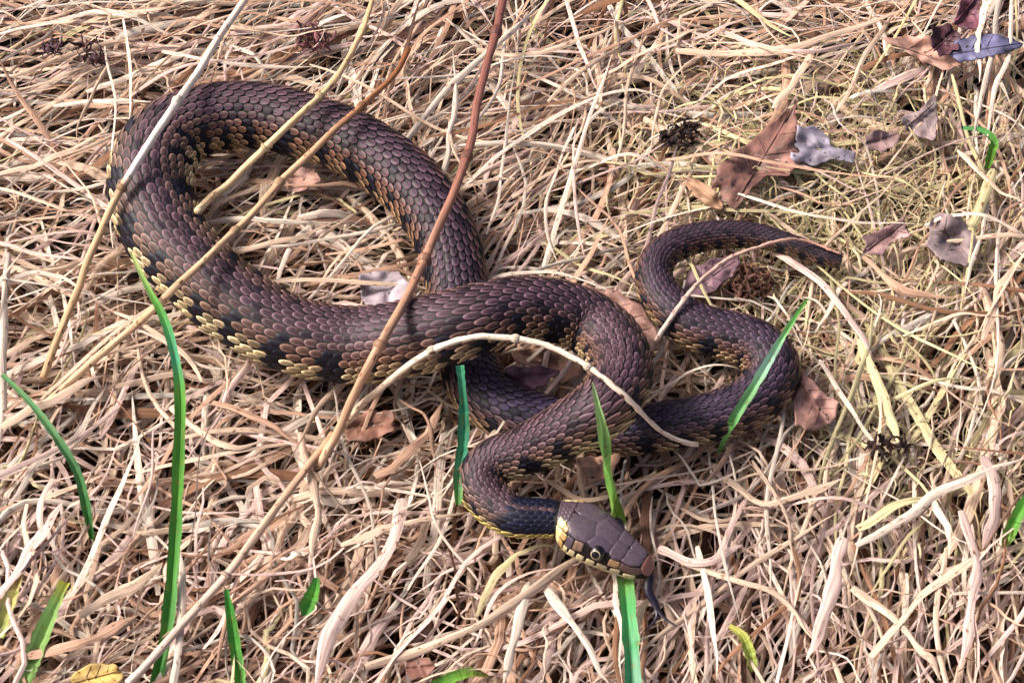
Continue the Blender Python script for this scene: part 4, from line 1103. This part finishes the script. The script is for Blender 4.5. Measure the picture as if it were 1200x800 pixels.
leaf("light brown curled leaf behind the dark purple one", [(596, 410), (640, 408), (676, 420), (684, 440), (656, 448), (628, 430), (604, 424)], 2, lin(150, 112, 92), .006, (0, 0), rib=False)
leaf("tan triangular leaf pressed under the snake's neck loop", [(674, 536), (704, 534), (730, 530), (716, 556), (688, 568), (680, 552)], 3, lin(182, 140, 118), .003, (0, 0), ((676, 538), (690, 566)))
leaf("tan boat shaped leaf below the curled bluish leaf", [(1034, 46), (1062, 42), (1090, 42), (1106, 62), (1130, 76), (1112, 84), (1084, 74), (1060, 58)], 6, lin(178, 138, 122), .006, (0, 0), ((1036, 48), (1128, 80)))
leaf("maroon cupped leaf in front of the tan boat shaped leaf", [(1092, 32), (1110, 26), (1126, 42), (1122, 58), (1102, 66), (1090, 52)], 11, L_MA, .005, (0, 0), ((1094, 60), (1122, 34)))
leaf("bluish grey curled leaf lying behind upright pale straws", [(1108, 62), (1126, 46), (1150, 40), (1180, 42), (1202, 50), (1186, 60), (1150, 68), (1126, 72)], 11, lin(96, 94, 124), -.006, (0, 0), ((1110, 64), (1200, 50)))
leaf("dark maroon leaf standing behind the maroon cupped leaf", [(1118, 28), (1126, 0), (1132, -14), (1150, -12), (1148, 8), (1148, 34), (1132, 34)], 10, lin(108, 66, 78), .003, (0, -4), ((1120, 26), (1146, -6)))
leaf("brown rounded leaf piece half hidden by straw near the low curling green blade", [(474, 778), (486, 768), (504, 770), (512, 780), (500, 794), (480, 796)], 2.5, lin(128, 90, 78), .002, rib=False)
leaf("yellow brown mottled leaf by the tallest green blade's foot", [(80, 792), (104, 778), (136, 778), (146, 788), (134, 806), (90, 812)], 3, lin(190, 158, 92), .003, (0, 0), ((82, 800), (142, 784)))
leaf("faded pink leaf seen between two stalks inside the big coil", [(332, 206), (352, 196), (372, 198), (376, 212), (356, 224), (338, 222)], 1.5, lin(176, 138, 124), .002, rib=False)
leaf("dull brown leaf under the arched stem's lower end", [(402, 500), (430, 480), (462, 482), (460, 506), (430, 518), (408, 516)], 1, lin(136, 96, 80), .003, rib=False)

# ------------------------------------------------------------------ dark withered bits
def clump(label, px, py, rx, ry, n, col, z=3, name="withered_clump"):
    V, Q, C, S = [], [], [], []
    k = 6
    a = rng.uniform(0, 2 * math.pi, n); r = np.sqrt(rng.random(n))
    cx = px + rx * r * np.cos(a); cy = py + ry * r * np.sin(a)
    c0 = at(cx, cy, rng.uniform(z - 3, z + 2, n) * MM)
    th = rng.uniform(0, 2 * math.pi, n)[:, None] + rng.normal(0, 1.0, (n, 1)) * np.linspace(-1, 1, k)[None]
    L = rng.uniform(.004, .010, n)[:, None]
    t = np.linspace(-.5, .5, k)[None]
    P = c0[:, None] + np.stack([np.cos(th) * L * t, np.sin(th) * L * t, rng.normal(0, .0025, (n, 1)) * t * 2 + rng.normal(0, .001, (n, k))], -1)
    W = rng.uniform(.0006, .0030, (n, 1)) * np.interp(np.linspace(0, 1, k), [0, .4, 1], [.4, 1, .2])[None]
    v, q, c, s = ribbons(P, W, rng.normal(0, 1, (n, 1)) + rng.normal(0, .3, (n, k)), col[None] * rng.uniform(.6, 1.3, (n, 1)), arch=.5)
    o = link(name, mesh_np(name, v, q, None, c, s), M_STRAW, None, label, "withered plant")
    rebase(o, at([px], [py], [(z - 3) * MM])[0])
clump("small black withered tuft lying on straw beside the brown leaf scrap", 800, 158, 24, 14, 40, lin(40, 26, 28))
clump("dried dark pink flower clump lying beyond the snake's big arch", 368, 44, 22, 18, 40, lin(128, 84, 86))
clump("dark dried seed clump in the horizontal straw beyond the snake's coil", 106, 62, 16, 12, 28, lin(84, 56, 58))
clump("small purplish dried seed head among horizontal straws", 62, 56, 14, 8, 20, lin(92, 66, 72))
clump("thin blackened crumb of dead stem on yellowish straw past the spotted leaf", 1040, 524, 32, 7, 26, lin(50, 34, 32))
clump("rusty brown crumbly litter inside the tail's loop", 880, 330, 26, 18, 60, lin(104, 70, 58), z=0)

# ------------------------------------------------------------------ the mat goes on beyond the picture
def outside(px, py):
    P0 = at(px, py, px * 0)
    return ((np.abs(P0[:, 0]) > .28) | (P0[:, 1] > .28) | (P0[:, 1] < -.22)) * 1.0
stuff("dry_grass", "dead grass mat stretching away around the snake's patch", [
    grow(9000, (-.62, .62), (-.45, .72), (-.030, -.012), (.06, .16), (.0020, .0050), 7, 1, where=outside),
    grow(9000, (-.62, .62), (-.45, .72), (-.014, -.002), (.06, .18), (.0014, .0040), 8, 2, where=outside)])
